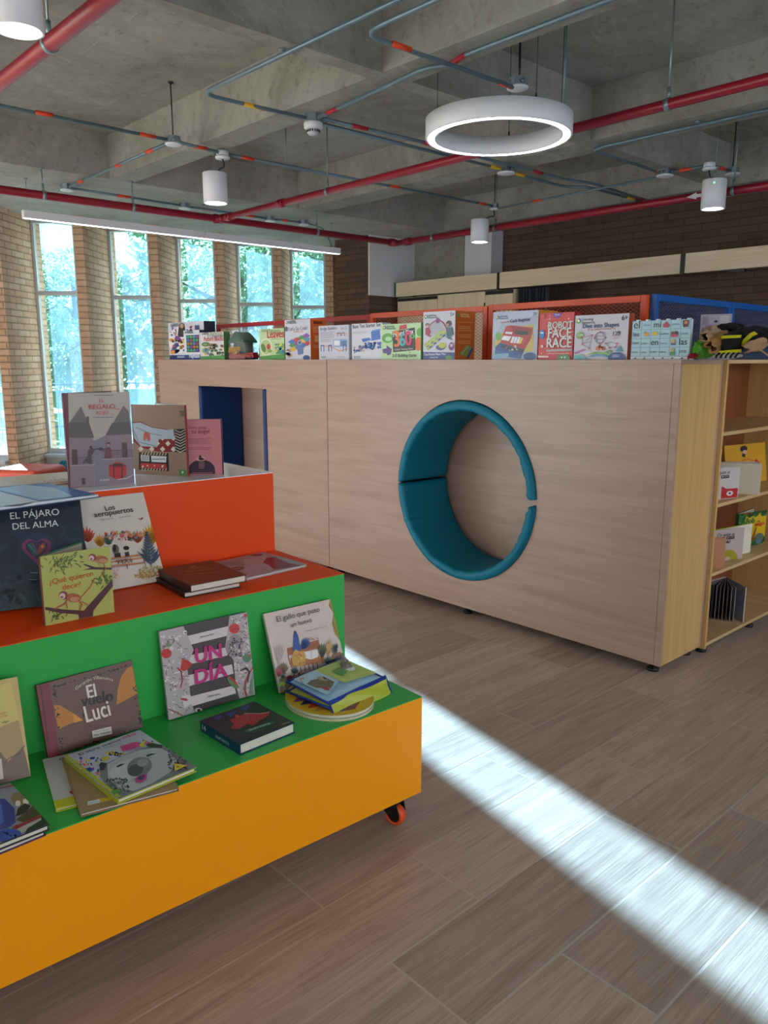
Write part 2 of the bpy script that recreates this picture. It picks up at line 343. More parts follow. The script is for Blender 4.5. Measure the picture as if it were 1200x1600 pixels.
# ------------------------------------------------------------------ outdoors
b = MB(); b.box(-70, -10.95, -30, 60, -.35, -.15); tag(b.build('ground', mat('lawn', '#5f7f3a', .9, bump=.5, bscale=8, var=.3)), 'sunlit lawn outside the windows', kind='structure')
LEAF = mat('tree_leaf', '#6c8c50', .55, var=.35); BARK = mat('tree_bark', '#4a4036', .9, bump=.6, bscale=20)
lt = LEAF.node_tree; lb = lt.nodes['Principled BSDF']
ltr = nd(lt, 'ShaderNodeBsdfTranslucent', Color=(.36, .50, .32, 1)); lmx = nd(lt, 'ShaderNodeMixShader'); lmx.inputs[0].default_value = .5
lt.links.new(lb.outputs[0], lmx.inputs[1]); lt.links.new(ltr.outputs[0], lmx.inputs[2]); lt.links.new(lmx.outputs[0], lt.nodes['Material Output'].inputs[0])
def tree(x, y, h, r, n, seed, label, low=.25):
    rd = random.Random(seed); root = empty('tree', (x, y, -.15)); tag(root, label, 'tree', 'trees outside the windows')
    tb = MB()
    tb.tube([(0, 0, 0), (.1, .05, h * .3), (-.05, .1, h * .6), (.1, 0, h * .85)], [.22, .17, .12, .04], 8)
    for i in range(14):
        a = rd.uniform(0, 2 * PI); z = h * rd.uniform(.2, .8); l = r * rd.uniform(.5, .95)
        tb.tube([(0, 0, z), (math.cos(a) * l * .5, math.sin(a) * l * .5, z + l * .2), (math.cos(a) * l, math.sin(a) * l, z + l * .45)], [.07, .045, .015], 5)
    tb.build('trunk', BARK, root)
    fb = MB(); cl = []
    for i in range(26):
        a = rd.uniform(0, 2 * PI); q = rd.random() ** .5; zz = rd.uniform(low, 1.0); rr = r * q * math.sin(PI * min(1, max(.12, (1.05 - zz) / (1.1 - low)))) ** .6
        cl.append((math.cos(a) * rr, math.sin(a) * rr, h * zz, rd.uniform(.22, .42) * r))
    for i in range(n):
        cx_, cy_, cz_, cr_ = cl[rd.randrange(len(cl))]
        d = Vector((rd.gauss(0, 1), rd.gauss(0, 1), rd.gauss(0, .8))).normalized() * cr_ * rd.random() ** .4
        p = Vector((cx_, cy_, cz_)) + d
        u = Vector((rd.gauss(0, 1), rd.gauss(0, 1), rd.gauss(0, 1))).normalized(); v = u.cross(Vector((rd.gauss(0, 1), rd.gauss(0, 1), rd.gauss(0, 1)))).normalized()
        s = rd.uniform(.07, .15)
        fb.face([p - u * s, p + v * s * .5, p + u * s, p - v * s * .5])
    tag(fb.build('foliage', LEAF, root), kind='stuff')
TR = [(-20.5, 13.0, 6.6, 2.3, 'broad leafy tree right of the cloud seen in the second window'),
      (-23, 20.0, 9.5, 3.2, 'tall dense tree filling the upper part of the third window'),
      (-22, 28.0, 10.5, 3.3, 'leafy tree with a pale trunk beyond the fourth window'),
      (-14.6, 24.5, 8.0, 2.4, 'leafy tree beyond the fourth and fifth windows'),
      (-14.0, 31.5, 9, 3.0, 'loose crowned tree beyond the last tall window'),
      (-34, 13.5, 5.6, 3.4, 'low wide tree standing farther off behind the second window'),
      (-35, 25, 8.8, 4.2, 'large distant tree between the second and third windows'),
      (-28, 9.0, 4.4, 2.0, 'low bushy tree seen in the leftmost window')]
for i, (x, y, h, r, l) in enumerate(TR): tree(x, y, h, r, 4200, 10 + i, l, .12)
hd = MB(); rdh = random.Random(77)
for i in range(26000):
    t_ = rdh.random(); yy = -2 + 75 * t_; hh = 4.6 + 9 * min(1, max(0, (yy - 14) / 22)) + 1.2 * math.sin(yy * .9) + .8 * math.sin(yy * 2.3 + 1)
    p = Vector((-46 + rdh.uniform(-2.5, 2.5) + yy * .12, yy, hh * rdh.random() ** .8 + .1)); u = Vector((rdh.gauss(0, 1), rdh.gauss(0, 1), rdh.gauss(0, 1))).normalized(); v = u.cross(Vector((rdh.gauss(0, 1), rdh.gauss(0, 1), 1))).normalized(); s_ = rdh.uniform(.22, .5)
    hd.face([p - u * s_, p + v * s_ * .6, p + u * s_, p - v * s_ * .6])
tag(hd.build('tree_belt', LEAF), 'distant belt of dense trees closing the view behind the lawn', 'trees', kind='stuff')
fe = empty('fence', (-17.5, 3, -.15)); tag(fe, 'thin dark metal fence standing on the lawn outside', 'fence')
fp = MB(); fp.box(-.02, .02, 0, 24, 1.1, 1.14); fp.box(-.02, .02, 0, 24, .2, .24); fp.build('rail', mat('fence_iron', '#2b3a40', .6), fe)
fp = MB()
for i in range(160): fp.tube([(0, i * .15, 0), (0, i * .15, 1.25)], .010, 5)
fp.build('bars', mat('fence_iron', '#2b3a40', .6), fe)

# ------------------------------------------------------------------ pipes, conduits and lamps under the ceiling
def clamp_ring(mb, p, ax, r=.03, w=.02):
    a = Vector(ax).normalized(); p = Vector(p); mb.tube([p - a * w, p + a * w], r, 14)
def red_pipe(name, a, b_, r, label, coup=(), rods=(), group='red sprinkler pipes'):
    root = empty(name, a); tag(root, label, 'pipe', group)
    A = Vector(a); B = Vector(b_) - A; L = B.length; u = B.normalized()
    m = MB(); m.tube([(0, 0, 0), B * .33, B * .66, B], r, 16); m.build('pipe_run', REDP, root)
    for t_ in coup:
        c = MB(); q = u * t_; c.tube([q - u * .045, q + u * .045], r * 1.28, 16); side = u.cross(Vector((0, 0, 1)))
        for s_ in (-1, 1):
            c.tube([q + side * s_ * r * 1.45 - u * .02, q + side * s_ * r * 1.45 + u * .02], .014, 8)
        c.build('pipe_coupling', REDP, root)
    for t_, zt in rods:
        q = u * t_; h = MB(); h.tube([q + Vector((0, 0, r * 1.2)), Vector((q.x, q.y, zt - A.z))], .006, 6)
        h.tube([q - u * .014, q + u * .014], r * 1.16, 16); h.tube([q + Vector((0, 0, r)), q + Vector((0, 0, r + .06))], .012, 8)
        h.tube([Vector((q.x, q.y, zt - A.z - .012)), Vector((q.x, q.y, zt - A.z))], .022, 10)
        h.build('pipe_hanger', STEEL, root)
    return root
ZP = 2.92
p = red_pipe('sprinkler_pipe', (-7.44, -2.0, ZP), (-7.42, 7.05, ZP), .036, 'long red pipe running along in front of the tall windows', (6.5, 8.95), ((4.75, 3.15), (5.58, 3.15), (7.78, 3.15)))
m = MB(); m.tube([(0, 6.52, 0), (.10, 6.52, 0)], .042, 14); m.build('tee_fitting', REDP, p)
# arrow decal
m = MB(); m.M = Matrix.Translation((.0375, 5.33, .004)); m.mesh([(0, -.11, -.012), (0, .04, -.012), (0, .04, -.026), (0, .11, 0), (0, .04, .026), (0, .04, .012), (0, -.11, .012)], [(0, 1, 2, 3, 4, 5, 6)]); m.build('flow_arrow', WHITE, p)
red_pipe('sprinkler_pipe', (-7.36, 4.52, ZP), (1.5, 4.38, ZP), .03, 'red pipe passing behind the glowing ring lamp', (.12, 1.05), ((1.75, 3.53), (4.9, 3.53)))
p = red_pipe('sprinkler_pipe', (-7.36, 7.04, ZP), (1.5, 7.04, ZP), .036, 'red pipe running below the brown brick end wall', (.12,), ((.55, 3.15), (1.5, 3.53), (4.12, 3.53), (5.0, 3.53)))
m = MB(); m.M = Matrix.Translation((3.85, -.038, .0)); m.mesh([(.11, 0, -.014), (-.04, 0, -.014), (-.04, 0, -.03), (-.13, 0, 0), (-.04, 0, .03), (-.04, 0, .014), (.11, 0, .014)], [(0, 1, 2, 3, 4, 5, 6)]); m.build('flow_arrow', WHITE, p)
p = red_pipe('sprinkler_pipe', (-7.36, 1.54, ZP), (1.5, 1.54, ZP), .036, 'thick red pipe crossing the top left corner of the view', (.12,), ((3.42, 3.53), (5.9, 3.53)))

def bezpts(pts, rad=.06, n=5):
    P_ = [Vector(q) for q in pts]; out = [P_[0]]
    for i in range(1, len(P_) - 1):
        a = (P_[i - 1] - P_[i]); c = (P_[i + 1] - P_[i]); d = min(rad, a.length * .45, c.length * .45)
        A = P_[i] + a.normalized() * d; B = P_[i] + c.normalized() * d
        for k in range(n + 1):
            t_ = k / n; out.append(A * (1 - t_) ** 2 + P_[i] * 2 * t_ * (1 - t_) + B * t_ ** 2)
    out.append(P_[-1]); return out
TAPE = {'o': mat('orange_tape', '#e2461c', .5), 'y': mat('yellow_tape', '#e8b414', .5), 'r': mat('crimson_tape', '#b81830', .5)}
def conduit(pts, label, marks=(), r=.0125, z=3.12, rad=.08, clips=()):
    root = empty('conduit', (pts[0][0], pts[0][1], z)); tag(root, label, 'conduit', 'grey electrical conduits')
    o = Vector((pts[0][0], pts[0][1], 0)); q = [Vector((a[0], a[1], a[2] if len(a) > 2 else 0)) - o for a in pts]
    m = MB(); m.tube(bezpts(q, rad), r, 10); m.build('conduit_tube', CONDUIT, root)
    for (x, y, dx, dy, L, c) in marks:
        m = MB(); u = Vector((dx, dy, 0)).normalized(); a = Vector((x, y, 0)) - o; m.tube([a - u * L / 2, a + u * L / 2], r * 1.15, 12); m.build('colour_band', TAPE[c], root)
    for (x, y, zt) in clips:
        m = MB(); a = Vector((x, y, 0)) - o; m.tube([a, a + Vector((0, 0, zt - z))], .005, 6); m.tube([a + Vector((0, 0, zt - z - .01)), a + Vector((0, 0, zt - z))], .02, 8); m.build('hanger_rod', STEEL, root)
    return root
conduit([(-5.745, .2), (-5.76, 3.08)], 'grey conduit entering from the left edge towards the round box', [(-5.735, 2.17, 0, 1, .11, 'o'), (-5.755, 2.92, 0, 1, .12, 'o')])
conduit([(-5.765, 3.18), (-5.82, 3.55)], 'short grey conduit between round box and the nearer can lamp', [(-5.79, 3.37, .05, 1, .12, 'o')])
conduit([(-5.83, 3.65), (-5.78, 6.88)], 'grey conduit running on from the can lamp towards the brick wall', [(-5.825, 3.83, 0, 1, .12, 'o'), (-5.79, 5.46, 0, 1, .12, 'o'), (-5.78, 6.72, 0, 1, .12, 'o')], clips=((-5.8, 4.2, 3.53),))
conduit([(-5.81, 3.13), (-7.9, 3.17)], 'grey conduit branching from the round box towards the windows', [(-6.15, 3.135, 1, 0, .12, 'o'), (-6.75, 3.15, 1, 0, .12, 'o'), (-7.6, 3.165, 1, 0, .12, 'o')])
conduit([(-7.95, 3.22), (-8.02, 4.40)], 'grey conduit along the windows, nearest of its line', [(-7.975, 3.75, 0, 1, .14, 'o')])
conduit([(-8.03, 4.52), (-8.055, 5.53)], 'grey conduit along the windows, middle of its line', [(-8.04, 4.75, 0, 1, .12, 'o'), (-8.045, 5.3, 0, 1, .12, 'o')])
conduit([(-8.055, 5.63), (-8.0, 5.99)], 'grey conduit along the windows, farthest of its line', [(-8.03, 5.8, 0, 1, .12, 'o')])
conduit([(-.5, 2.75), (-4.66, 2.74), (-4.655, 3.0), (-4.62, 3.54)], 'grey conduit bending back towards the smoke detector with yellow band', [(-4.65, 3.12, 0, 1, .16, 'y')], rad=.14, clips=((-3.8, 2.742, 3.15),))
conduit([(-.5, 3.44), (-3.16, 3.47), (-3.27, 3.53), (-3.42, 3.45), (-4.58, 3.575)], 'grey conduit along the beam underside with a kink and red band', [(-3.20, 3.49, 1, -.3, .15, 'r'), (-4.38, 3.555, 1, -.1, .13, 'r')], rad=.07)
conduit([(-.5, 2.82), (-3.235, 2.82), (-3.215, 3.99)], 'grey conduit curving round to the small ceiling box above the ring', [(-3.22, 3.08, 0, 1, .13, 'o'), (-3.22, 3.93, 0, 1, .12, 'o')], z=3.09, rad=.13)
conduit([(-4.66, 3.62), (-4.655, 5.66)], 'lower of two parallel conduits leaving the smoke detector', [(-4.655, 5.57, 0, 1, .14, 'y')])
conduit([(-4.66, 5.77), (-4.70, 6.1), (-4.70, 6.68), (-4.56, 6.82), (-4.56, 7.85)], 'grey conduit beyond the square box with yellow bands', [(-4.68, 5.93, -.1, 1, .16, 'y'), (-4.56, 7.6, 0, 1, .15, 'y')])
conduit([(-4.575, 3.62), (-4.53, 4.5), (-4.53, 6.40), (-4.45, 6.75), (-4.47, 6.95), (-4.52, 7.85)], 'upper of two parallel conduits leaving the smoke detector', [(-4.555, 3.95, .05, 1, .14, 'r'), (-4.53, 4.62, 0, 1, .12, 'r'), (-4.53, 6.0, 0, 1, .14, 'r'), (-4.515, 7.7, 0, 1, .15, 'r')], z=3.125, rad=.1)
conduit([(-.5, 5.66), (-3.77, 5.66), (-3.79, 6.78)], 'grey conduit on the far beam turning sharply to a square box', [(-3.79, 6.72, 0, 1, .02, 'o')], rad=.12, clips=((-2.9, 5.66, 3.15),))
conduit([(-5.74, 6.93), (-3.82, 6.83)], 'thin grey conduit crossing below two others near the brick wall', [(-5.2, 6.90, 1, -.05, .12, 'o')], r=.010, z=3.095)
conduit([(-3.72, 6.84), (-3.42, 6.85)], 'short grey conduit from square box to the right can lamp', [(-3.60, 6.845, 1, 0, .13, 'o')])
conduit([(-3.37, 6.9), (-3.34, 7.17)], 'short grey conduit beyond the right can lamp', [(-3.355, 7.03, .1, 1, .10, 'o')])

def jbox(x, y, label, z=3.12, rod=None, cover=True, sq=False, s=1.0):
    root = empty('junction_box', (x, y, z)); tag(root, label, 'junction box', 'metal junction boxes of the conduits')
    m = MB(); n = 4 if sq else 8
    m.M = Matrix.Rotation(PI / n, 4, 'Z')
    r = .055 * s
    m.prism([(r * math.cos(2 * PI * i / n), r * math.sin(2 * PI * i / n)) for i in range(n)], -.02, .03)
    for i in range(4):
        a = PI / 2 * i + PI / 4; m.tube([(math.cos(a) * r * .85, math.sin(a) * r * .85, 0), (math.cos(a) * r * 1.1, math.sin(a) * r * 1.1, 0)], .013, 8)
    m.build('box', STEEL, root)
    if cover:
        m = MB(); m.lathe([(0, -.034), (.05 * s, -.034), (.06 * s, -.030), (.062 * s, -.02), (0, -.02)], n=24); m.build('cover', WHITE, root)
    if rod:
        m = MB(); m.tube([(0, 0, .03), (0, 0, rod - z)], .005, 6); m.tube([(0, 0, rod - z - .012), (0, 0, rod - z)], .02, 8); m.build('hanger_rod', BLACK, root)
    return root
jbox(-5.76, 3.13, 'round box with white cover where the conduit branches', rod=3.53)
jbox(-7.95, 3.17, 'round white covered box at the window end of the branch')
jbox(-8.025, 4.46, 'round white covered box above the second tall window')
jbox(-8.055, 5.58, 'white covered box above the fourth tall window')
jbox(-8.0, 6.03, 'white covered box beside the far end of the linear lamp')
jbox(-4.655, 5.715, 'square box with yellow bands below the ring lamp', sq=True, s=1.25)
jbox(-5.79, 6.93, 'round box over the small far can lamp', rod=3.53, s=.8)
jbox(-3.77, 6.835, 'square box where the sharp turning conduit ends', sq=True, s=1.2)
jbox(-3.34, 7.21, 'round box hanging right of the bright right can lamp', rod=3.53)
j = jbox(-3.22, 4.04, 'round box on a black cable above the ring lamp', s=1.05)
m = MB(); m.tube([(.01, 0, .03), (.012, .0, .09), (.0, .01, .25), (.01, .0, .41)], .007, 8); m.build('cable', BLACK, j)
# smoke detector
sdt = empty('smoke_detector', (-4.62, 3.58, 3.12)); tag(sdt, 'white round smoke detector hanging below a conduit box', 'smoke detector')
m = MB(); m.prism([(.07 * math.cos(PI / 4 * i + PI / 8), .07 * math.sin(PI / 4 * i + PI / 8)) for i in range(8)], -.02, .03); m.build('box', STEEL, sdt)
m = MB(); m.lathe([(0, -.02), (.062, -.02), (.066, -.03), (.064, -.055), (.05, -.065), (0, -.065)]); m.build('detector_base', WHITE, sdt)
m = MB(); m.lathe([(0, -.065), (.042, -.065), (.044, -.085), (.03, -.1), (0, -.102)]);
m.build('detector_head', mat('detector_grey', '#b9bcc0', .5), sdt)
m = MB()
for i in range(16):
    a = 2 * PI * i / 16; m.M = Matrix.Rotation(a, 4, 'Z'); m.box(.043, .047, -.004, .004, -.084, -.07)
m.build('sensor_slots', BLACK, sdt)

LEDC = mat('led_diffuser', '#f6f8ff', .5, emit=13.0)
LEDS = mat('led_spot', '#fff8ee', .5, emit=14.0)
# ring lamp
ring = empty('ring_lamp', (-3.185, 3.83, 2.775)); tag(ring, 'large glowing white ring lamp hanging on thin wires', 'lamp')
RO = .425; RI = .36
m = MB(); m.lathe([(RO, .10), (RO, .0), (RO - .004, -.004), (RO - .012, -.004), (RO - .012, .012), (RI + .012, .012), (RI + .012, -.004), (RI + .004, -.004), (RI, .0), (RI, .10)], n=96, closed=True); m.build('ring_body', mat('lamp_white', '#e9e9ec', .4), ring)
m = MB(); m.lathe([(RO - .013, -.001), (RO - .013, .006), (RI + .013, .006), (RI + .013, -.001)], n=96, closed=True); m.build('diffuser', LEDC, ring)
for a, zt in ((200, .752), (60, .752), (120, .752), (-20, .752)):
    x = .39 * math.cos(math.radians(a)); y = .39 * math.sin(math.radians(a)); m = MB(); m.tube([(x, y, .10), (x, y, zt)], .0022, 5); m.tube([(x, y, .10), (x, y, .13)], .006, 8); m.build('suspension_wire', BLACK, ring)
m = MB(); m.tube([(.25, .28, .1), (.25, .28, .752)], .007, 6); m.build('power_tube', CONDUIT, ring)
# linear lamp
lam = empty('linear_lamp', (-7.95, 2.74, 2.83)); tag(lam, 'long thin white linear lamp hanging in front of the windows', 'lamp')
LL = 3.80
m = MB(); m.box(-.03, .03, 0, LL / 2 - .002, -.035, .035); m.box(-.03, .03, LL / 2 + .002, LL, -.035, .035); m.build('lamp_body', mat('lamp_white', '#e9e9ec', .4), lam, bevel=.003)
m = MB(); m.box(-.024, .024, .01, LL - .01, -.038, -.034); m.build('diffuser', mat('led_linear', '#eef6ff', .5, emit=4.0), lam)
for y in (.05, 1.9, LL - .12):
    m = MB(); m.tube([(0, y, .035), (0, y, .32)], .002, 5); m.tube([(0, y, .308), (0, y, .32)], .018, 8); m.build('suspension_wire', STEEL, lam)
m = MB(); m.tube(bezpts([(-.05, 3.34, .29), (.0, 3.55, .25), (.02, 3.62, .13), (0, 3.68, .035)], .1), .004, 6); m.build('power_cable', BLACK, lam)
for x_, y_, l_ in ((.4, 3.83, 'unseen ring lamp added as fill light beyond the right edge'), (-3.2, -1.6, 'unseen ring lamp added as fill light behind the viewer'), (.9, -.2, 'second unseen ring lamp added as fill light behind the viewer')):
    c_ = copy_tree(ring); c_.location = (x_, y_, 2.775); c_['label'] = l_; c_['group'] = 'ring lamps added out of view as fill light'  # unseen copies of the hanging ring, added to brighten the room
def can(x, y, label, base, zb=2.76, h=.235, r=.098, led=False, plate=True):
    root = empty('can_lamp', (x, y, zb)); tag(root, label, 'lamp', 'white cylindrical can lamps')
    m = MB(); m.lathe([(0, h), (r - .005, h), (r, h - .005), (r, .0), (r - .008, -.002), (r - .012, .0), (r - .016, .03), (0, .03)], n=40); m.build('lamp_can', mat('lamp_white', '#e9e9ec', .4), root)
    m = MB(); m.lathe([(0, .012), (r - .02, .012), (r - .02, .024), (0, .024)], n=40); m.build('diffuser', LEDS, root)
    bx, by = base[0] - x, base[1] - y
    m = MB(); m.lathe([(0, 0), (.055, 0), (.06, .012), (.055, .02), (0, .02)], (bx, by, 3.12 - zb - .04), 24); m.lathe([(0, .02), (.05, .02), (.05, .06), (0, .06)], (bx, by, 3.12 - zb - .04), 8); (m.build('mounting_box', WHITE, root) if plate else None)
    m = MB(); m.tube(bezpts([(bx, by, 3.12 - zb - .04), (bx + .01, by + .01, 3.02 - zb), (bx * .5 + .02, by * .5, h + .02), (bx * .4, by * .4, h)], .05), .006, 8); m.build('cable', BLACK, root)
    m = MB()
    for s_ in (-1, 1): m.tube([(s_ * .06, 0, h), (0, 0, h + .06)], .003, 5)
    m.tube([(0, 0, h + .06), (0, 0, 3.5 - zb)], .003, 5); m.build('suspension_wire', STEEL, root)
    if led:
        m = MB(); m.lathe([(0, .001), (.006, .001), (.006, 0), (0, 0)], n=12); o = m.build('indicator_light', mat('green_indicator', '#40ff90', .5, emit=3), root)
        o.location = (.04, -.09, h - .04); o.rotation_euler = (PI / 2, 0, .42)
    lt_ = bpy.data.lights.new('can_light', 'SPOT'); lo = bpy.data.objects.new('light_source', lt_); COL.objects.link(lo); lo.parent = root; lo.location = (0, 0, -.005)
    lt_.energy = 8; lt_.spot_size = 1.7; lt_.spot_blend = .8; lt_.shadow_soft_size = .08; lt_.color = (1, .93, .84)
can(-5.965, 3.60, 'white can lamp hanging before the third tall window', (-5.835, 3.60))
can(-3.32, 6.85, 'lit white can lamp with green dot by the right edge', (-3.376, 6.85), led=True)
can(-5.93, 6.86, 'small far white can lamp before the concrete column', (-5.79, 6.92), plate=False)
can(-3.56, 1.27, 'large white can lamp cut by the top left corner', (-3.56, 1.45), zb=2.80)

# ------------------------------------------------------------------ wardrobe and fascia on the end wall
FASC = wood('pale_oak_fascia', '#ecdaba', '#dcc49e', 'u', .6, .45)
w = empty('wardrobe', (-8.24, 7.8, 0)); tag(w, 'pale wood wardrobe with flat doors below the long top fascia', 'wardrobe')
m = MB(); m.box(0, 2.06, .025, .385, .05, 2.34); m.build('body', FASC, w)
xs = [0.02, .79, 1.61, 2.05]
for i in range(3):
    d = MB(); d.box(xs[i] + .003, xs[i + 1] - .003, 0, .022, .06, 2.335); dd = d.build('door', wood('pale_oak_doors', '#ecdaba', '#dcc49e', 'v', .6, .45), w, bevel=.002)
    h = MB(); 
    if i == 0: h.box(.04, .79, -.012, .0, 2.29, 2.33)
    elif i == 1: h.box(1.60, 1.612, -.012, 0, 2.1, 2.2)
    else: h.box(1.62, 2.05, -.012, 0, 2.29, 2.335)
    h.build('handle', BLACK, dd)
f = empty('fascia', (-8.24, 7.8, 2.355)); tag(f, 'long pale wood fascia board along the brown brick wall', 'fascia')
for x0, x1 in ((0, 1.80), (1.84, 4.17), (4.22, 7.2)):
    m = MB(); m.box(x0, x1, -.01, .05, 0, .19); m.build('board', FASC, f, bevel=.002)
for q_ in ((1.80, 1.84, -.012, .03, -.01, .19), (4.17, 4.22, -.012, .03, 0, .19), (4.66, 4.82, -.01, .04, -.03, -.002)):
    m = MB(); m.box(*q_); m.build('joint_strip', BLACK, f)
m = MB(); m.box(-.03, -.002, -.01, .385, .02, .19); m.build('end_cap', mat('green_edge', '#1f6b3c', .5), f)
m = MB(); m.box(0, 7.2, .05, .385, .06, .18); m.build('carrier', FASC, f)
cu_ = MB(); n_ = 60
pts = [(-6.15 + .43 * i / n_, 7.86 + .03 * math.sin(i * .95) + .01 * math.sin(i * 2.3)) for i in range(n_ + 1)]
for i in range(n_):
    a, c = pts[i], pts[i + 1]; cu_.smooth = True
    cu_.face([(a[0], a[1], .1), (c[0], c[1], .1), (c[0], c[1], 2.33), (a[0], a[1], 2.33)])
    cu_.face([(a[0], a[1] + .006, .1), (a[0], a[1] + .006, 2.33), (c[0], c[1] + .006, 2.33), (c[0], c[1] + .006, .1)])
tag(cu_.build('curtain', mat('charcoal_fabric', '#3a3f48', .9)), 'dark grey curtain hanging beside the wardrobe', 'curtain')

# ------------------------------------------------------------------ reading island
YF = 3.403; DEP = .42; TOP = 1.5
def panel_hole(mb, x0, x1, z0, z1, y0, y1, hole, n=96):
    # rectangular front with a hole; hole = ('c', cx, cz, r) or ('r', a, b, c, d)
    if hole[0] == 'c':
        _, cx, cz, r = hole; ins = []; outs = []
        angs = sorted(set([2 * PI * i / n for i in range(n)] + [math.atan2(z - cz, x - cx) % (2 * PI) for x in (x0, x1) for z in (z0, z1)]))
        for a in angs:
            c, s_ = math.cos(a), math.sin(a); k = min(((x1 - cx) / c if c > 1e-9 else (x0 - cx) / c if c < -1e-9 else 1e9), ((z1 - cz) / s_ if s_ > 1e-9 else (z0 - cz) / s_ if s_ < -1e-9 else 1e9))
            ins.append((cx + r * c, cz + r * s_)); outs.append((cx + k * c, cz + k * s_))
        N = len(angs)
        for i in range(N):
            j = (i + 1) % N
            mb.face([(ins[i][0], y0, ins[i][1]), (ins[j][0], y0, ins[j][1]), (outs[j][0], y0, outs[j][1]), (outs[i][0], y0, outs[i][1])])
            mb.face([(ins[i][0], y1, ins[i][1]), (outs[i][0], y1, outs[i][1]), (outs[j][0], y1, outs[j][1]), (ins[j][0], y1, ins[j][1])])
            mb.face([(ins[i][0], y0, ins[i][1]), (ins[i][0], y1, ins[i][1]), (ins[j][0], y1, ins[j][1]), (ins[j][0], y0, ins[j][1])])
            mb.face([(outs[i][0], y0, outs[i][1]), (outs[j][0], y0, outs[j][1]), (outs[j][0], y1, outs[j][1]), (outs[i][0], y1, outs[i][1])])
    else:
        _, a, b_, c, d = hole
        mb.box(x0, a, y0, y1, z0, z1); mb.box(b_, x1, y0, y1, z0, z1); mb.box(a, b_, y0, y1, z0, c); mb.box(a, b_, y0, y1, d, z1)
def cabinet(x0, x1, hole, label, endpanel=False):
    root = empty('nook_cabinet', (x0, YF, 0)); tag(root, label, 'cabinet', 'laminate nook cabinets of the reading island')
    L = x1 - x0; h = list(hole)
    if h[0] == 'c': h[1] -= x0
    else: h[1] -= x0; h[2] -= x0
    m = MB(); panel_hole(m, 0, L - (.034 if endpanel else 0), .045, TOP - .018, 0, .018, h); m.build('front_panel', LAMW, root)
    if endpanel: m = MB(); m.box(L - .032, L, 0, .018, .045, TOP - .018); m.build('edge_strip', LAMW, root)
    m = MB(); m.box(0, L, .0, DEP, TOP - .018, TOP); m.build('top_panel', LAMW, root, bevel=.001)
    m = MB(); m.box(.0, L, DEP - .02, DEP, .045, TOP - .019); m.build('back_panel', LAMW, root)
    m = MB(); m.box(0, .018, .019, DEP - .021, .045, TOP - .019); m.build('side_panel', LAMV, root)
    m = MB(); m.box(L - .03 if endpanel else L - .018, L, .019, DEP - .021, .045, TOP - .019); m.build('side_panel', LAMV, root)
    m = MB(); m.box(.02, L - .03, .02, DEP - .03, .045, .063); m.build('bottom_panel', LAMW, root)
    for fx in (.06, L / 2, L - .06):
        for fy in (.05, DEP - .05):
            m = MB(); m.lathe([(0, 0), (.03, 0), (.03, .012), (.018, .016), (.018, .045), (0, .045)], (fx, fy, 0), 16); m.build('foot', BLACK, root)
    return root
cabinet(-6.733, -4.287, ('r', -6.03, -5.02, .28, 1.285), 'light laminate cabinet with a square navy lined opening')
cabinet(-4.281, -1.742, ('c', -3.03, .745, .53), 'light laminate cabinet with a round teal padded hole', True)
TEAL = mat('teal_vinyl', '#00748e', .55, spec=.3, bump=.15, bscale=25)
NAVY = mat('navy_vinyl', '#0d3670', .5, spec=.3, bump=.12, bscale=25)
def arc_cushion(a0, a1, label, seed, dz=0):
    rd = random.Random(seed); m = MB(); m.smooth = True
    n = 150; ro = .527; th = .055; y0 = -.028; y1 = DEP - .024
    prof = []   # (inward depth, y): padded slab with rounded front and back
    for t_ in np.linspace(0, 1, 9): prof.append((.0 + th * .5 * (1 - math.cos(PI * t_)), y0 + .018 * (1 - math.sin(PI * t_))))
    for t_ in np.linspace(0.05, .95, 22): prof.append((th + .004 * math.sin(PI * t_), y0 + .02 + (y1 - y0 - .03) * t_))
    prof.append((th * .6, y1)); prof.append((0, y1))
    wr = [(rd.uniform(0, 1), rd.uniform(.25, 1), rd.uniform(.005, .013), rd.uniform(.12, .4), rd.uniform(-.3, .3)) for _ in range(34)]
    V = []; k = len(prof)
    for i in range(n + 1):
        s_ = i / n; a = math.radians(a0 + (a1 - a0) * s_); ed = min(1, min(s_, 1 - s_) / .018) ; ed = math.sqrt(1 - (1 - ed) ** 2) * .35 + .65
        for (d, y) in prof:
            dd = d
            if d > .01:
                q = 0
                for (c, amp, wd, ln, sk) in wr:
                    x_ = (s_ - c - sk * (y) * .12) / wd
                    if abs(x_) < 3: q += amp * math.exp(-x_ * x_) * max(0, 1 - abs(y - y0) / (ln))
                dd = d * ed - .007 * q
            r_ = ro - dd
            V.append((r_ * math.cos(a), y, r_ * math.sin(a)))
    F = []
    for i in range(n):
        for j_ in range(k):
            F.append((i * k + j_, (i + 1) * k + j_, (i + 1) * k + (j_ + 1) % k, i * k + (j_ + 1) % k))
    F.append(tuple(range(k))); F.append(tuple(n * k + j_ for j_ in range(k - 1, -1, -1)))
    m.mesh(V, F); o = m.build('curved_cushion', TEAL); o.location = (-3.03, YF, .745 + dz)
    tag(o, label, 'cushion', 'teal padding of the round hole'); return o
arc_cushion(2.5, 179.0, 'upper teal half ring cushion lining the round hole', 3, -.004)
arc_cushion(181.0, 357.6, 'lower teal half ring cushion lining the round hole', 5, 0)
def pad(x0, x1, z0, z1, label):
    m = MB(); m.box(x0, x1, YF - .01, YF + DEP - .022, z0, z1); o = m.build('wall_pad', NAVY, bevel=.018); o.modifiers['bevel'].segments = 4; tag(o, label, 'cushion', 'navy padding of the square opening')
pad(-6.028, -5.978, .285, 1.28, 'navy pad lining the left side of the square opening')
pad(-5.072, -5.022, .285, 1.28, 'navy pad lining the right side of the square opening')
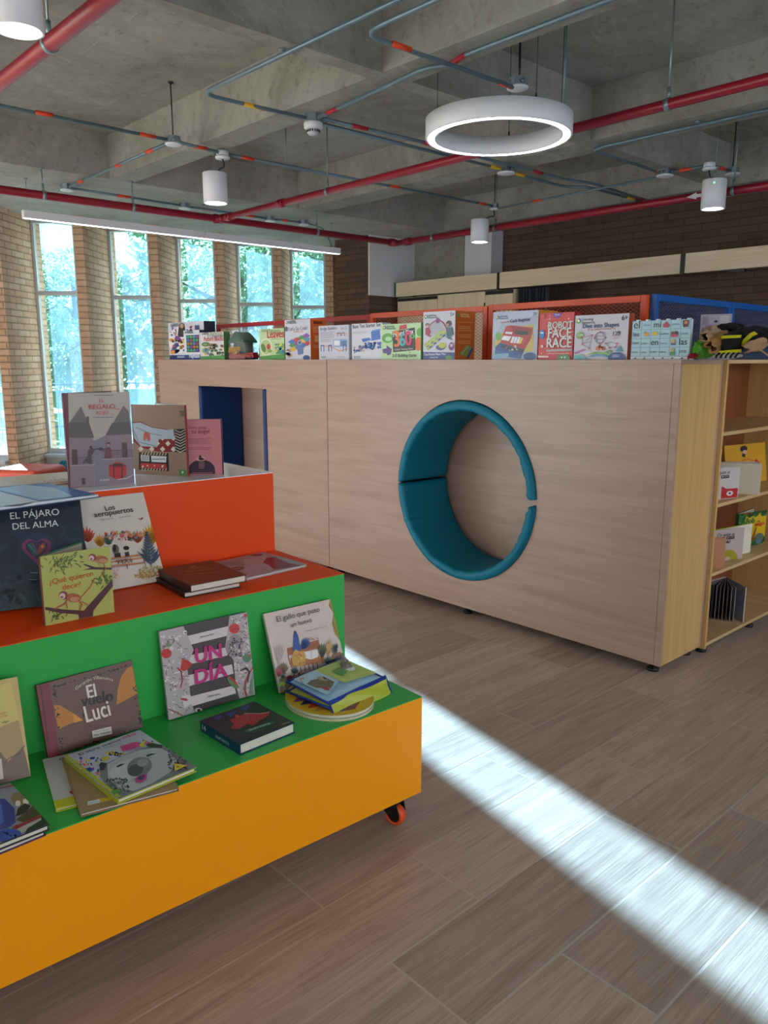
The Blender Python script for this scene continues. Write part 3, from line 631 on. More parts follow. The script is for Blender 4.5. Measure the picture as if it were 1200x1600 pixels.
pad(-5.974, -5.076, .285, .335, 'navy pad on the floor of the square opening')

# open bookshelf along the right side
SH0 = 3.826; SHL = 1.25; SX = -1.722
sh = empty('bookshelf', (SX, SH0, 0)); tag(sh, 'open oak bookshelf with four compartments at the right edge', 'bookshelf')
EDGE = LAMV
for y in (0, SHL - .018):
    m = MB(); m.box(-.42, 0, y, y + .018, .03, TOP); m.build('side_panel', LAMV, sh, bevel=.001)
SHZ = (.045, .416, .774, 1.132, TOP - .018)
SHW = wood('oak_laminate_shelf', '#d8b887', '#c29a68', 'u', .8, .42)
for z in SHZ:
    m = MB(); m.box(-.42 + .008, 0, .018, SHL - .018, z, z + .018); m.build('shelf_board' if .1 < z < 1.4 else ('top_board' if z > 1 else 'bottom_board'), SHW, sh)
m = MB(); m.box(-.42, -.412, .018, SHL - .018, .045, TOP); m.build('back_panel', BROWNL, sh)
for fx in (-.04, -.38):
    for fy in (.05, SHL / 2, SHL - .05):
        m = MB(); m.lathe([(0, 0), (.028, 0), (.028, .012), (.018, .016), (.018, .045), (0, .045)], (fx, fy, 0), 16); m.build('foot', BLACK, sh)

# mesh screens standing behind the island
def screen(p0, p1, H_, colm, label, group='expanded metal screens'):
    root = empty('mesh_screen', (p0[0], p0[1], 0)); d = Vector((p1[0] - p0[0], p1[1] - p0[1], 0)); L = d.length; root.rotation_euler = (0, 0, math.atan2(d.y, d.x))
    tag(root, label, 'screen', group)
    f = .035
    m = MB(); m.box(0, f, -.015, .015, .0, H_); m.box(L - f, L, -.015, .015, 0, H_); m.box(f, L - f, -.015, .015, H_ - f, H_); m.box(f, L - f, -.015, .015, .1, .1 + f); m.box(f, L - f, -.015, .015, .95, .95 + f)
    m.build('frame', colm, root, bevel=.002)
    z0, z1 = .985, H_ - f; g = MB(); px_, pz = .034, .020; r = .0013
    nx = int((L - 2 * f) / px_) + 1; nz = int((z1 - z0) / pz) + 1
    # diamond strands as thin zigzag ribbons, clipped to the frame
    for sgn in (1, -1):
        k = -nz
        while k < nx + nz:
            xa = f + k * px_; za = z0; xb = xa + (z1 - z0) * (px_ / pz) * 1.0; zb = z1
            t0, t1 = 0, 1
            if sgn < 0: xa2, xb2 = xb, xa
            else: xa2, xb2 = xa, xb
            dx = xb2 - xa2
            ts = sorted(((f - xa2) / dx, (L - f - xa2) / dx)); t0 = max(0, ts[0]); t1 = min(1, ts[1])
            if t1 > t0:
                A = Vector((xa2 + dx * t0, 0, za + (zb - za) * t0)); B = Vector((xa2 + dx * t1, 0, za + (zb - za) * t1)); g.tube([A, B], r, 4, caps=False)
            k += 1
    g.build('wire_mesh', colm, root); 
    m = MB(); m.box(f, L - f, -.003, .003, .1 + f, .95); m.build('lower_sheet', colm, root)
OR = mat('orange_steel', '#dd4a12', .4); RD = mat('red_steel', '#b81f2c', .4); BL = mat('blue_steel', '#0f5aa8', .4)
screen((-6.45, 3.86), (-5.36, 3.86), 1.815, RD, 'red mesh screen behind the left end of the game boxes')
screen((-5.35, 3.87), (-4.345, 3.87), 1.818, RD, 'red mesh screen behind the orange sided coding game')
screen((-4.34, 3.86), (-3.25, 3.86), 1.825, OR, 'orange mesh screen behind the black and green building game')
screen((-3.24, 3.86), (-2.18, 3.86), 1.83, OR, 'orange mesh screen behind the cash register game')
screen((-2.16, 3.88), (-2.16, 4.76), 1.835, BL, 'blue mesh screen meeting the orange one at the corner')
screen((-2.16, 4.77), (-2.16, 5.65), 1.835, BL, 'blue mesh screen at the right edge of the view')

# ------------------------------------------------------------------ stepped book display
DN = Vector((.9989, -.0471, 0)); DE = Vector((.0471, .9989, 0))
disp = empty('book_display', mat=Matrix((DE, -DN, Vector((0, 0, 1)))).transposed().to_4x4()); tag(disp, 'stepped book display on castors in yellow, green and orange tiers', 'display stand')
# local x = along the unit (e), local y = -outward, so outward offset a sits at y = -a
E0, E1 = -.95, 1.615
GA = mat('amber_lacquer', '#ffa000', .5, spec=.3); GG = mat('green_lacquer', '#2fae4a', .45, coat=.05); GO = mat('orange_lacquer', '#ee4c04', .5, spec=.3); GW = mat('white_lacquer', '#eef3f8', .2, coat=.6)
def tier(nm, aF, aB, z0, z1, body, top, ex=0):
    m = MB(); m.box(E0, E1, -aF, -aB, z0, z1 - .003); m.mi = 1; m.box(E0, E1, -aF, -aB, z1 - .003, z1); m.build(nm, [body, top], disp)
tier('lower_tier', -1.744, -2.155, .10, .436, GA, GG)
tier('middle_tier', -2.155, -2.61, .10, .76, GG, GO)
tier('upper_tier', -2.61, -3.05, .10, 1.07, GO, GW)
def castor(e, a, rot):
    M = Matrix.Translation((e, -a, 0)) @ Matrix.Rotation(rot, 4, 'Z')
    c = empty('castor', mat=M); c.parent = disp; c.matrix_local = M
    m = MB(); m.box(-.05, .05, -.045, .045, .093, .10); m.lathe([(0, .08), (.03, .08), (.03, .093), (0, .093)], n=20)
    for s_ in (-1, 1):
        m.mesh([(-.035, s_ * .02, .088), (.035, s_ * .02, .088), (.045, s_ * .02, .045), (.025, s_ * .02, .022), (.01, s_ * .02, .03), (-.03, s_ * .02, .07),
                (-.035, s_ * .024, .088), (.035, s_ * .024, .088), (.045, s_ * .024, .045), (.025, s_ * .024, .022), (.01, s_ * .024, .03), (-.03, s_ * .024, .07)],
               [(0, 1, 2, 3, 4, 5), (11, 10, 9, 8, 7, 6)] + [(i, 6 + i, 6 + (i + 1) % 6, (i + 1) % 6) for i in range(6)], False)
    m.build('castor_fork', BLACK, c)
    w = MB(); w.M = Matrix.Translation((.02, 0, .034)) @ Matrix.Rotation(PI / 2, 4, 'X'); w.lathe([(.022, -.016), (.03, -.016), (.034, -.010), (.034, .010), (.03, .016), (.022, .016)], n=32, closed=True)
    w.build('wheel', mat('orange_rubber', '#e8541a', .5), c)
    w = MB(); w.M = Matrix.Translation((.02, 0, .034)) @ Matrix.Rotation(PI / 2, 4, 'X'); w.lathe([(0, -.013), (.022, -.013), (.022, .013), (0, .013)], n=24); w.build('hub', BLACK, c)
castor(1.53, -1.80, -1.25); castor(-.85, -1.80, -1.2); castor(1.53, -2.98, -1.0); castor(-.85, -2.98, -1.1)

# poufs by the windows
def pouf(x, y, w_, d_, h, colm, label, rot=0):
    root = empty('pouf', (x, y, 0), rot); tag(root, label, 'pouf', 'coloured poufs by the windows')
    m = MB(); m.box(-w_ / 2, w_ / 2, -d_ / 2, d_ / 2, .03, h); o = m.build('cushion_body', colm, root, bevel=.05); o.modifiers['bevel'].segments = 5
    m = MB(); 
    for sx in (-1, 1):
        for sy in (-1, 1): m.lathe([(0, 0), (.02, 0), (.02, .035), (0, .035)], (sx * w_ * .38, sy * d_ * .38, 0), 10)
    m.build('glides', BLACK, root)
pouf(-8.25, 2.70, .52, .52, .44, mat('coral_vinyl', '#e0563c', .45), 'coral orange square pouf nearest the left window', .6)
pouf(-7.45, 2.72, .55, .5, .42, mat('mint_vinyl', '#5fae7e', .45), 'mint green square pouf in front of the coral one', .6)
pouf(-8.45, 3.42, .5, .5, .44, TEAL, 'teal square pouf behind the coral one', .6)

# ------------------------------------------------------------------ printed covers
_TC = {}
def text_mesh(s_, bold=0.0, res=3):
    k = (s_, bold)
    if k in _TC: return _TC[k]
    cu2 = bpy.data.curves.new('t', 'FONT'); cu2.body = s_; cu2.size = 1; cu2.resolution_u = res
    o = bpy.data.objects.new('t', cu2); me = bpy.data.meshes.new_from_object(o)
    v = [tuple(q.co[:2]) for q in me.vertices]; f = [tuple(p.vertices) for p in me.polygons]
    bpy.data.objects.remove(o); bpy.data.curves.remove(cu2); bpy.data.meshes.remove(me)
    if not v: v = [(0, 0)]
    x0 = min(q[0] for q in v); x1 = max(q[0] for q in v)
    _TC[k] = ([(q[0] - x0, q[1]) for q in v], f, max(x1 - x0, 1e-3)); return _TC[k]

def homography(src, dst):
    A = []; B = []
    for (x, y), (u, v) in zip(src, dst):
        A.append([x, y, 1, 0, 0, 0, -u * x, -u * y]); B.append(u); A.append([0, 0, 0, x, y, 1, -v * x, -v * y]); B.append(v)
    h = np.linalg.solve(np.array(A, float), np.array(B, float)); return np.append(h, 1).reshape(3, 3)

class Art:
    """Cover drawing: measured sketch coordinates are straightened onto a w x h board; shapes are laid in thin ink layers."""
    def __init__(s, mb, w, h, quad, z=0.0, M=None, step=.00012):
        s.mb = mb; s.w = w; s.h = h; s.z = z + .0002; s.M = M; s.n = 0; s.step = step
        s.H = homography(quad, [(0, h), (w, h), (w, 0), (0, 0)])   # TL TR BR BL
        s.ts = 0
    def up(s): s.z += s.step
    def pt(s, p):
        q = s.H @ np.array([p[0], p[1], 1.0]); x, y = q[0] / q[2], q[1] / q[2]
        return (min(max(x, 0), s.w), min(max(y, 0), s.h))
    def raw(s, pts, faces, col):
        s.mb.col = lin(col) if isinstance(col, str) else col
        v = [Vector((x, y, s.z)) for x, y in pts]
        if s.M is not None: v = [s.M @ q for q in v]
        s.mb.mesh(v, faces, False)
        s.up()
    def poly(s, pts, col):
        q = [s.pt(p) for p in pts]
        a = sum(q[i][0] * q[(i + 1) % len(q)][1] - q[(i + 1) % len(q)][0] * q[i][1] for i in range(len(q)))
        if a < 0: q = q[::-1]
        s.raw(q, [tuple(range(len(q)))], col)
    def many(s, polys, col):
        P_ = []; F = []
        for pts in polys:
            q = [s.pt(p) for p in pts]
            a = sum(q[i][0] * q[(i + 1) % len(q)][1] - q[(i + 1) % len(q)][0] * q[i][1] for i in range(len(q)))
            if a < 0: q = q[::-1]
            F.append(tuple(range(len(P_), len(P_) + len(q)))); P_ += q
        s.raw(P_, F, col)
    def ell(s, cx, cy, rx, ry, rot=0, n=16):
        c, q = math.cos(rot), math.sin(rot)
        return [(cx + rx * math.cos(2 * PI * i / n) * c - ry * math.sin(2 * PI * i / n) * q, cy + rx * math.cos(2 * PI * i / n) * q + ry * math.sin(2 * PI * i / n) * c) for i in range(n)]
    def circ(s, cx, cy, rx, col, ry=None, rot=0, n=24): s.poly(s.ell(cx, cy, rx, ry or rx, rot, n), col)
    def stroke(s, pts, w):
        out = []
        for i in range(len(pts) - 1):
            (x0, y0), (x1, y1) = pts[i], pts[i + 1]; d = math.hypot(x1 - x0, y1 - y0) or 1; nx, ny = -(y1 - y0) / d * w / 2, (x1 - x0) / d * w / 2
            ex, ey = (x1 - x0) / d * w * .3, (y1 - y0) / d * w * .3
            out.append([(x0 + nx - ex, y0 + ny - ey), (x1 + nx + ex, y1 + ny + ey), (x1 - nx + ex, y1 - ny + ey), (x0 - nx - ex, y0 - ny - ey)])
        return out
    def line(s, pts, w, col): s.many(s.stroke(pts, w), col)
    def leaf(s, x, y, ang, L, wd):
        c, q = math.cos(ang), math.sin(ang)
        return [(x + c * t_ * L - q * o * wd, y + q * t_ * L + c * o * wd) for t_, o in ((0, 0), (.3, .5), (.65, .42), (1, 0), (.65, -.42), (.3, -.5))]
    def text(s, st, p0, p1, col, bold=.0, hs=1.0, arc=0, shear=0):
        """baseline runs from p0 to p1 (sketch coordinates); height follows the width times hs"""
        v, f, wd = text_mesh(st, bold); a, b_ = Vector(s.pt(p0)), Vector(s.pt(p1)); d = b_ - a; L = d.length; u = d / L; nn = Vector((-u.y, u.x)); k = L / wd
        for dx, dy in (((0, 0), (bold * .8, 0), (-bold * .8, 0), (0, bold * .5)) if bold > 0 else ((0, 0),)):
          P_ = []
          for x, y in v:
            x += dx; y += dy
            q = a + u * (x * k + shear * y * k) + nn * (y * k * hs + arc * math.sin(PI * x / wd) * L); P_.append((min(max(q.x, 0), s.w), min(max(q.y, 0), s.h)))
          s.raw(P_, f, col)
    def lines(s, x0, x1, ys, w, col, dx=0, rag=.15, seed=1):
        rd = random.Random(seed); s.many([s.stroke([(x0 + dx * i, y), (x1 - rd.random() * rag * (x1 - x0) + dx * i, y + (0))], w)[0] for i, y in enumerate(ys)], col)
    def dots(s, n, box, r, cols, seed=1, rng=(.6, 1.3), ry=1.0):
        rd = random.Random(seed); by = {}
        for i in range(n):
            x = rd.uniform(box[0], box[2]); y = rd.uniform(box[1], box[3]); q = r * rd.uniform(*rng); by.setdefault(rd.choice(cols), []).append(s.ell(x, y, q, q * ry * rd.uniform(.6, 1.1), rd.random() * 3, 8))
        for c, p in by.items(): s.many(p, c)
    def plant(s, x, y, hgt, col, n=7, wd=.16, spread=1.3, base=-PI / 2):
        L = []
        for i in range(n):
            a = base + spread * ((i + .5) / n - .5) * 2 * .6; L.append(s.leaf(x, y, a, hgt * (1 - .25 * abs((i + .5) / n - .5) * 2), hgt * wd))
        s.many(L, col)
    def frond(s, x, y, hgt, col, lean=0, n=8):
        L = s.stroke([(x, y), (x + lean, y - hgt)], hgt * .04)
        for i in range(n):
            t_ = (i + 1) / n; px_, py = x + lean * t_, y - hgt * t_; q = hgt * .34 * (1.15 - t_)
            for sg in (-1, 1): L.append(s.leaf(px_, py, -PI / 2 + sg * .85, q, hgt * .07))
        s.many(L, col)

PAGES = mat('book_pages', '#e4dccb', .8, bump=.3, bscale=220)
def frame_mat(BL, BR, TL):
    BL, BR, TL = Vector(BL), Vector(BR), Vector(TL); x = (BR - BL).normalized(); y = (TL - BL); y = (y - x * y.dot(x)).normalized(); z = x.cross(y)
    M = Matrix((x, y, z)).transposed().to_4x4(); M.translation = BL; return M
def book(label, BL, BR, TL, t_, cover, quad, art, spine='L', group=None, name='picture_book', spinecol=None, w=None, h=None, board=.0025, pages=True, cat='book', back=None):
    M = frame_mat(BL, BR, TL)
    w = w or (Vector(BR) - Vector(BL)).length; h = h or (Vector(TL) - Vector(BL)).length
    zax = M.to_3x3() @ Vector((0, 0, 1))
    if abs(zax.z) < .9: M.translation = M.translation + Vector((0, 0, max(0, zax.z) * t_ + .0015))
    root = empty(name, mat=M); tag(root, label, cat, group)
    c = MB(); c.col = lin(cover)
    c.box(0, w, 0, h, -board, 0); c.col = lin(back or cover); c.box(0, w, 0, h, -t_, -t_ + board)
    c.col = lin(spinecol or cover)
    if spine == 'L': c.box(0, .003, 0, h, -t_ + board, -board)
    elif spine == 'R': c.box(w - .003, w, 0, h, -t_ + board, -board)
    elif spine == 'B': c.box(0, w, 0, .003, -t_ + board, -board)
    A = Art(c, w, h, quad); art(A)
    c.build('cover', PRINT, root)
    if pages:
        p_ = MB(); g_ = .004; p_.box(.0035 if spine == 'L' else g_, w - (.0035 if spine == 'R' else g_), .0035 if spine == 'B' else g_, h - g_, -t_ + board + .0002, -board - .0002); p_.build('pages', PAGES, root)
    return root
def vbook(label, BL, BR, h, t_, cover, quad, art, spine='L', ang=30, bw=None, inner='#d9d3c6', group=None, spinecol=None, backcol=None, name='picture_book'):
    """upright book standing slightly open; ang = angle between its two halves"""
    x = (Vector(BR) - Vector(BL)); w = x.length; M = frame_mat(BL, BR, Vector(BL) + Vector((0, 0, 1)))
    root = empty(name, mat=M); tag(root, label, 'book', group)
    a = math.radians(ang); bw = bw or w; sx = 0 if spine == 'L' else w; sg = 1 if spine == 'L' else -1
    c = MB(); c.col = lin(cover); c.box(0, w, 0, h, -.0025, 0)
    HM = Matrix.Translation((sx, 0, -t_ * .5)) @ Matrix.Rotation(a * sg, 4, 'Y')
    c.M = HM; c.col = lin(backcol or cover); c.box(0 if sg > 0 else -bw, bw if sg > 0 else 0, 0, h, -t_ * .5, -t_ * .5 + .0025)
    c.M = None; c.col = lin(spinecol or cover); c.box(sx - .0015, sx + .0015, 0, h, -t_, 0)
    A = Art(c, w, h, quad); art(A); c.build('cover', PRINT, root)
    p_ = MB(); p_.box(.004 if sg > 0 else .006, w - (.006 if sg > 0 else .004), .004, h - .004, -t_ * .5 + .0005, -.0028); p_.M = HM
    p_.box(.004 if sg > 0 else -bw + .006, bw - .006 if sg > 0 else -.004, .004, h - .004, -t_ * .5 + .0028, -.0008 - t_ * .05)
    p_.build('pages', PAGES, root)
    return root

# ---- upper tier
Z3 = 1.0705; Z2 = .7605; Z1 = .4365
def a_regalo(A):
    R_ = [(285, 92), (548, 88), (575, 478), (302, 498)]
    A.poly([(285, 92), (548, 88), (575, 478), (302, 498)], '#b5a9a3')
    A.poly([(292, 285), (365, 283), (365, 240), (400, 300), (404, 492), (302, 498)], '#8d7680'); A.poly([(450, 275), (562, 270), (577, 478), (460, 486)], '#8d7680')
    A.poly([(398, 300), (450, 275), (462, 486), (405, 490)], '#7f7787')
    A.poly([(290, 225), (342, 150), (400, 286), (293, 286)], '#6d6560'); A.poly([(448, 276), (524, 148), (546, 170), (561, 270)], '#6d6560')
    A.poly([(293, 222), (376, 219), (400, 286), (293, 286)], '#574f4d'); A.poly([(476, 222), (552, 216), (561, 270), (448, 276)], '#574f4d')
    A.poly([(364, 196), (376, 194), (377, 222), (366, 222)], '#5a4a48')
    for q in ([(305, 337), (328, 336), (332, 400), (308, 402)], [(518, 306), (540, 305), (544, 368), (521, 370)]): A.poly(q, '#54363c')
    A.poly([(349, 458), (364, 457), (366, 484), (350, 485)], '#443840')
    A.line([(300, 372), (402, 368)], 2, '#3d2f35'); A.line([(300, 405), (404, 400)], 4, '#b29ba4'); A.line([(434, 342), (568, 336)], 2, '#3d2f35'); A.line([(436, 378), (572, 370)], 4, '#b29ba4')
    A.many([A.stroke([(x, 372), (x, 403)], 1.2)[0] for x in range(304, 402, 7)] + [A.stroke([(x, 340), (x, 374)], 1.2)[0] for x in range(438, 568, 7)], '#4a3c42')
    A.poly([(374, 340), (392, 326), (402, 340), (388, 366), (392, 398), (378, 396), (364, 388), (360, 396), (352, 392), (372, 366)], '#4a3f44')
    A.circ(386, 326, 6, '#3a2a2a'); A.line([(392, 338), (420, 332)], 5, '#4a3f44'); A.circ(428, 334, 11, '#41363e', 7)
    A.poly([(452, 328), (470, 326), (478, 372), (446, 374)], '#6a3440'); A.circ(461, 312, 8, '#3a2a2a'); A.circ(460, 316, 5, '#c89a88'); A.line([(452, 332), (436, 336)], 5, '#6a3440')
    A.poly([(466, 404), (500, 388), (538, 402), (538, 446), (502, 464), (468, 448)], '#b81f22'); A.line([(484, 398), (486, 455)], 5, '#3b1416'); A.line([(520, 396), (520, 456)], 5, '#3b1416'); A.line([(466, 404), (502, 408), (538, 402)], 3, '#3b1416')
    A.circ(494, 400, 9, '#2a1012', 5); A.circ(510, 399, 9, '#2a1012', 5); A.line([(500, 462), (540, 458), (576, 438)], 2, '#e5dde0')
    A.text('EL', (420, 134), (439, 133), '#c8473f', .01); A.text('REGALO', (376, 164), (488, 160), '#c8473f', .02); A.text('ROJO', (408, 187), (460, 184), '#c8473f', .01)
    A.line([(488, 160), (506, 164)], 3, '#c8473f'); A.lines(395, 480, [103], 2, '#55484a'); A.lines(392, 482, [198], 2, '#55484a'); A.text('FONDO', (428, 470), (466, 466), '#e6dfe2')
vbook('upright book El regalo rojo with two pointed towers', (-2.675, 1.003, Z3), (-2.629, 1.214, Z3), .32, .012, '#6d2438', [(262, 95), (548, 88), (575, 478), (300, 500)], lambda A: a_regalo(A), 'L', 32, backcol='#6d2438', spinecol='#6d2438')
def a_suit(A):
    A.poly([(555, 143), (795, 143), (805, 448), (575, 440)], '#a48777')
    A.poly([(561, 222), (600, 218), (650, 240), (720, 250), (798, 246), (800, 345), (690, 346), (600, 330), (566, 300)], '#8b2e28')
    d = []
    for i in range(9):
        for j in range(4):
            if (i + j) % 2: d.append([(600 + i * 24, 262 + j * 24 - 12), (612 + i * 24, 262 + j * 24), (600 + i * 24, 262 + j * 24 + 12), (588 + i * 24, 262 + j * 24)])
    A.many(d, '#e3dccf'); A.poly([(752, 248), (798, 246), (800, 345), (752, 346)], '#2c2a2c'); A.many([A.stroke([(752, 252 + i * 12), (775, 262 + i * 12), (798, 250 + i * 12)], 3)[k] for i in range(8) for k in (0, 1)], '#d8d2c8')
    A.poly([(563, 226), (598, 222), (648, 242), (716, 252), (745, 248), (750, 290), (680, 292), (672, 326), (600, 322), (572, 290)], '#b9c6d2'); A.line([(580, 244), (640, 268), (690, 276)], 3, '#6b7f94'); A.line([(572, 262), (590, 305), (668, 322)], 3, '#6b7f94')
    A.circ(619, 280, 7, '#c8604a', 20, .1); A.circ(634, 282, 7, '#c8604a', 20, -.1)
    A.poly([(592, 348), (722, 350), (724, 426), (592, 420)], '#26262a'); A.many([[(594 + i * 13, 348), (600 + i * 13, 348), (594 + i * 13, 360), (588 + i * 13, 360)] for i in range(1, 10)] + [[(594 + i * 13, 412), (600 + i * 13, 412), (594 + i * 13, 424), (588 + i * 13, 424)] for i in range(1, 10)], '#c9b49a')
    A.poly([(600, 360), (638, 361), (638, 386), (602, 384)], '#dfe4ea'); A.poly([(646, 362), (714, 364), (712, 390), (648, 388)], '#dfe4ea'); A.poly([(600, 392), (714, 396), (712, 416), (600, 412)], '#c2403a')
    A.many([A.stroke([(606 + i * 4, 363), (606 + i * 4, 382)], 1.6)[0] for i in range(8)], '#30343a'); A.lines(652, 708, [376], 3, '#5a6470'); A.dots(6, (606, 396, 708, 410), 4, ['#e9e2d8'], 3)
    A.poly([(775, 168), (797, 166), (798, 192), (780, 190)], '#3f7f3c'); A.poly([(768, 418), (803, 420), (804, 446), (770, 444)], '#4f9048'); A.circ(786, 178, 5, '#c9442f'); A.circ(785, 430, 5, '#d9dcd2')
vbook('brown suitcase patterned book standing open behind El regalo rojo', (-2.833, 1.312, Z3), (-2.648, 1.432, Z3), .265, .012, '#8f7465', [(555, 145), (795, 143), (805, 448), (575, 440)], a_suit, 'R', 30, spinecol='#b3262a', backcol='#30454a')
def a_angel(A):
    A.poly([(800, 203), (950, 205), (957, 438), (808, 440)], '#cf7f86'); A.poly([(950, 205), (956, 205), (963, 438), (957, 438)], '#3a2440')
    A.poly([(813, 436)] + [(869 + 57 * math.cos(PI - PI * i / 16), 420 - 46 * math.sin(PI * i / 16)) for i in range(17)] + [(926, 436)], '#3c1f33')
    A.circ(866, 372, 20, '#e2a7a0', 9); A.circ(863, 360, 5, '#2c1524'); A.poly([(856, 366), (868, 364), (884, 372), (872, 378), (858, 376)], '#2c1524')
    A.text('Cómo cuidar', (816, 241), (896, 243), '#8c1f3c', .01); A.text('tu ángel', (828, 262), (904, 262), '#8c1f3c', .015)
    A.lines(806, 914, [284, 291, 298, 305], 1.6, '#7c3444'); A.lines(812, 916, [323, 330], 1.6, '#7c3444', seed=3); A.lines(858, 884, [388, 395, 402, 410], 2, '#c98a94', seed=5); A.lines(826, 916, [431], 1.6, '#c98a94')
vbook('pink upright book about caring for an angel, rightmost on the top tier', (-2.685, 1.452, Z3), (-2.602, 1.561, Z3), .209, .010, '#cf7f86', [(800, 203), (956, 205), (963, 438), (808, 440)], a_angel, 'L', 18, spinecol='#3a2440', backcol='#5d3a55')

def openflat(label, pts, z, t_, cover, art, quad, spinefrac=.5, name='open_book', group=None):
    root = empty(name, mat=frame_mat(*pts)); M = root.matrix_world.copy(); M.translation = Vector(pts[0]); root.matrix_world = M
    tag(root, label, 'book', group); w = (Vector(pts[1]) - Vector(pts[0])).length; h = (Vector(pts[2]) - Vector(pts[0])).length
    c = MB(); c.col = lin(cover); c.box(0, w, 0, h, 0, .0025); c.build('cover', PRINT, root)
    p_ = MB(); p_.col = lin('#dfe6ec'); g_ = .006; sp_ = w * spinefrac; n = 10
    for a0, a1 in ((g_, sp_), (sp_, w - g_)):
        prof = []
        for i in range(n + 1):
            u = i / n; x = a0 + (a1 - a0) * u; q = abs(x - sp_) / (a1 - a0); prof.append((x, .003 + t_ * (.25 + .75 * min(1, q * 5)) * (1 - .3 * q)))
        V = []
        for x, zz in prof: V += [(x, g_, .0026), (x, h - g_, .0026), (x, g_, zz), (x, h - g_, zz)]
        F = []
        for i in range(n):
            b0 = 4 * i; b1 = b0 + 4; F += [(b0 + 2, b1 + 2, b1 + 3, b0 + 3), (b0, b1, b1 + 2, b0 + 2), (b0 + 1, b0 + 3, b1 + 3, b1 + 1)]
        F += [(0, 2, 3, 1), (4 * n, 4 * n + 1, 4 * n + 3, 4 * n + 2)]
        p_.mesh(V, F, False)
    A = Art(p_, w, h, quad, .0035 + t_ * .95); art(A)
    p_.build('pages', PRINT, root); return root
def a_open(A):
    A.poly([(2, 2), (60, 2), (60, 97), (2, 97)], '#cfe0ea'); A.poly([(62, 2), (98, 2), (98, 97), (62, 97)], '#3c78c0')
    A.poly([(64, 6), (84, 4), (92, 40), (84, 95), (64, 92)], '#9fc4e0'); A.lines(10, 50, [20, 26, 32, 38, 60, 66], .8, '#8fa6b4'); A.dots(14, (8, 44, 56, 92), 2.5, ['#b7cfdd', '#c9dbe6'], 5)
openflat('open picture book with pale blue pages overhanging the top tier edge', ((-2.375, .50, Z3), (-2.425, 1.005, Z3), (-2.75, .46, Z3)), 0, .008, '#31506a', a_open, [(0, 0), (100, 0), (100, 100), (0, 100)])
book('thin kraft board book lying at the far left of the top tier', (-2.80, .62, Z3 + .012), (-2.76, 1.11, Z3 + .012), (-3.035, .64, Z3 + .012), .012, '#b99f7e', [(0, 0), (100, 0), (100, 100), (0, 100)], lambda A: (A.poly([(3, 4), (97, 4), (97, 96), (3, 96)], '#c7b294'), A.text('LIBRO', (70, 90), (95, 90), '#4a3a2a')))

# ---- middle tier
def a_pajaro(A):
    A.poly([(-175, 178), (536, 126), (610, 802), (-111, 893)], '#0f2338')
    A.dots(60, (-60, 330, 540, 860), 60, ['#112a40', '#0d1f34', '#142c48', '#12314a'], 4, ry=.5)
    A.dots(16, (380, 300, 530, 440), 26, ['#173a40', '#16343e'], 8, ry=.25); A.dots(30, (-60, 780, 300, 880), 30, ['#123c46', '#17484c'], 9, ry=.4)
    def heart(cx, cy, s_, rot=.1):
        P_ = []
        for i in range(40):
            a = 2 * PI * i / 40; x = 16 * math.sin(a) ** 3; y = -(13 * math.cos(a) - 5 * math.cos(2 * a) - 2 * math.cos(3 * a) - math.cos(4 * a)); P_.append((cx + (x * math.cos(rot) - y * math.sin(rot)) * s_, cy + (x * math.sin(rot) + y * math.cos(rot)) * s_))
        return P_
    A.circ(250, 465, 130, '#14304f', 110)
    A.poly(heart(246, 468, 6.2, -.05), '#7c2c58'); A.poly(heart(246, 462, 4.6, -.05), '#33204a'); A.poly([(180, 440), (215, 418), (250, 470), (290, 425), (308, 450), (262, 505), (225, 512)], '#1d5560')
    A.poly([(262, 440), (296, 418), (306, 444), (276, 492), (246, 500)], '#8a3d34'); A.circ(283, 446, 10, '#c9873a'); A.line([(190, 430), (240, 490)], 6, '#3a8a6c'); A.line([(215, 420), (250, 500)], 6, '#7a3a74')
    A.text('EL PÁJARO', (70, 264), (398, 234), '#e7e6e2', .004); A.text('DEL ALMA', (86, 334), (392, 310), '#e7e6e2', .004)
    A.lines(205, 250, [622], 4, '#8d98a6'); A.lines(196, 250, [668], 4, '#8d98a6')
book('large dark blue book El pájaro del alma with a heart', (-2.433, .632, Z2), (-2.35, .92, Z2), (-2.548, .665, Z2 + .30), .012, '#0f2338', [(-175, 178), (536, 126), (610, 802), (-111, 893)], a_pajaro)
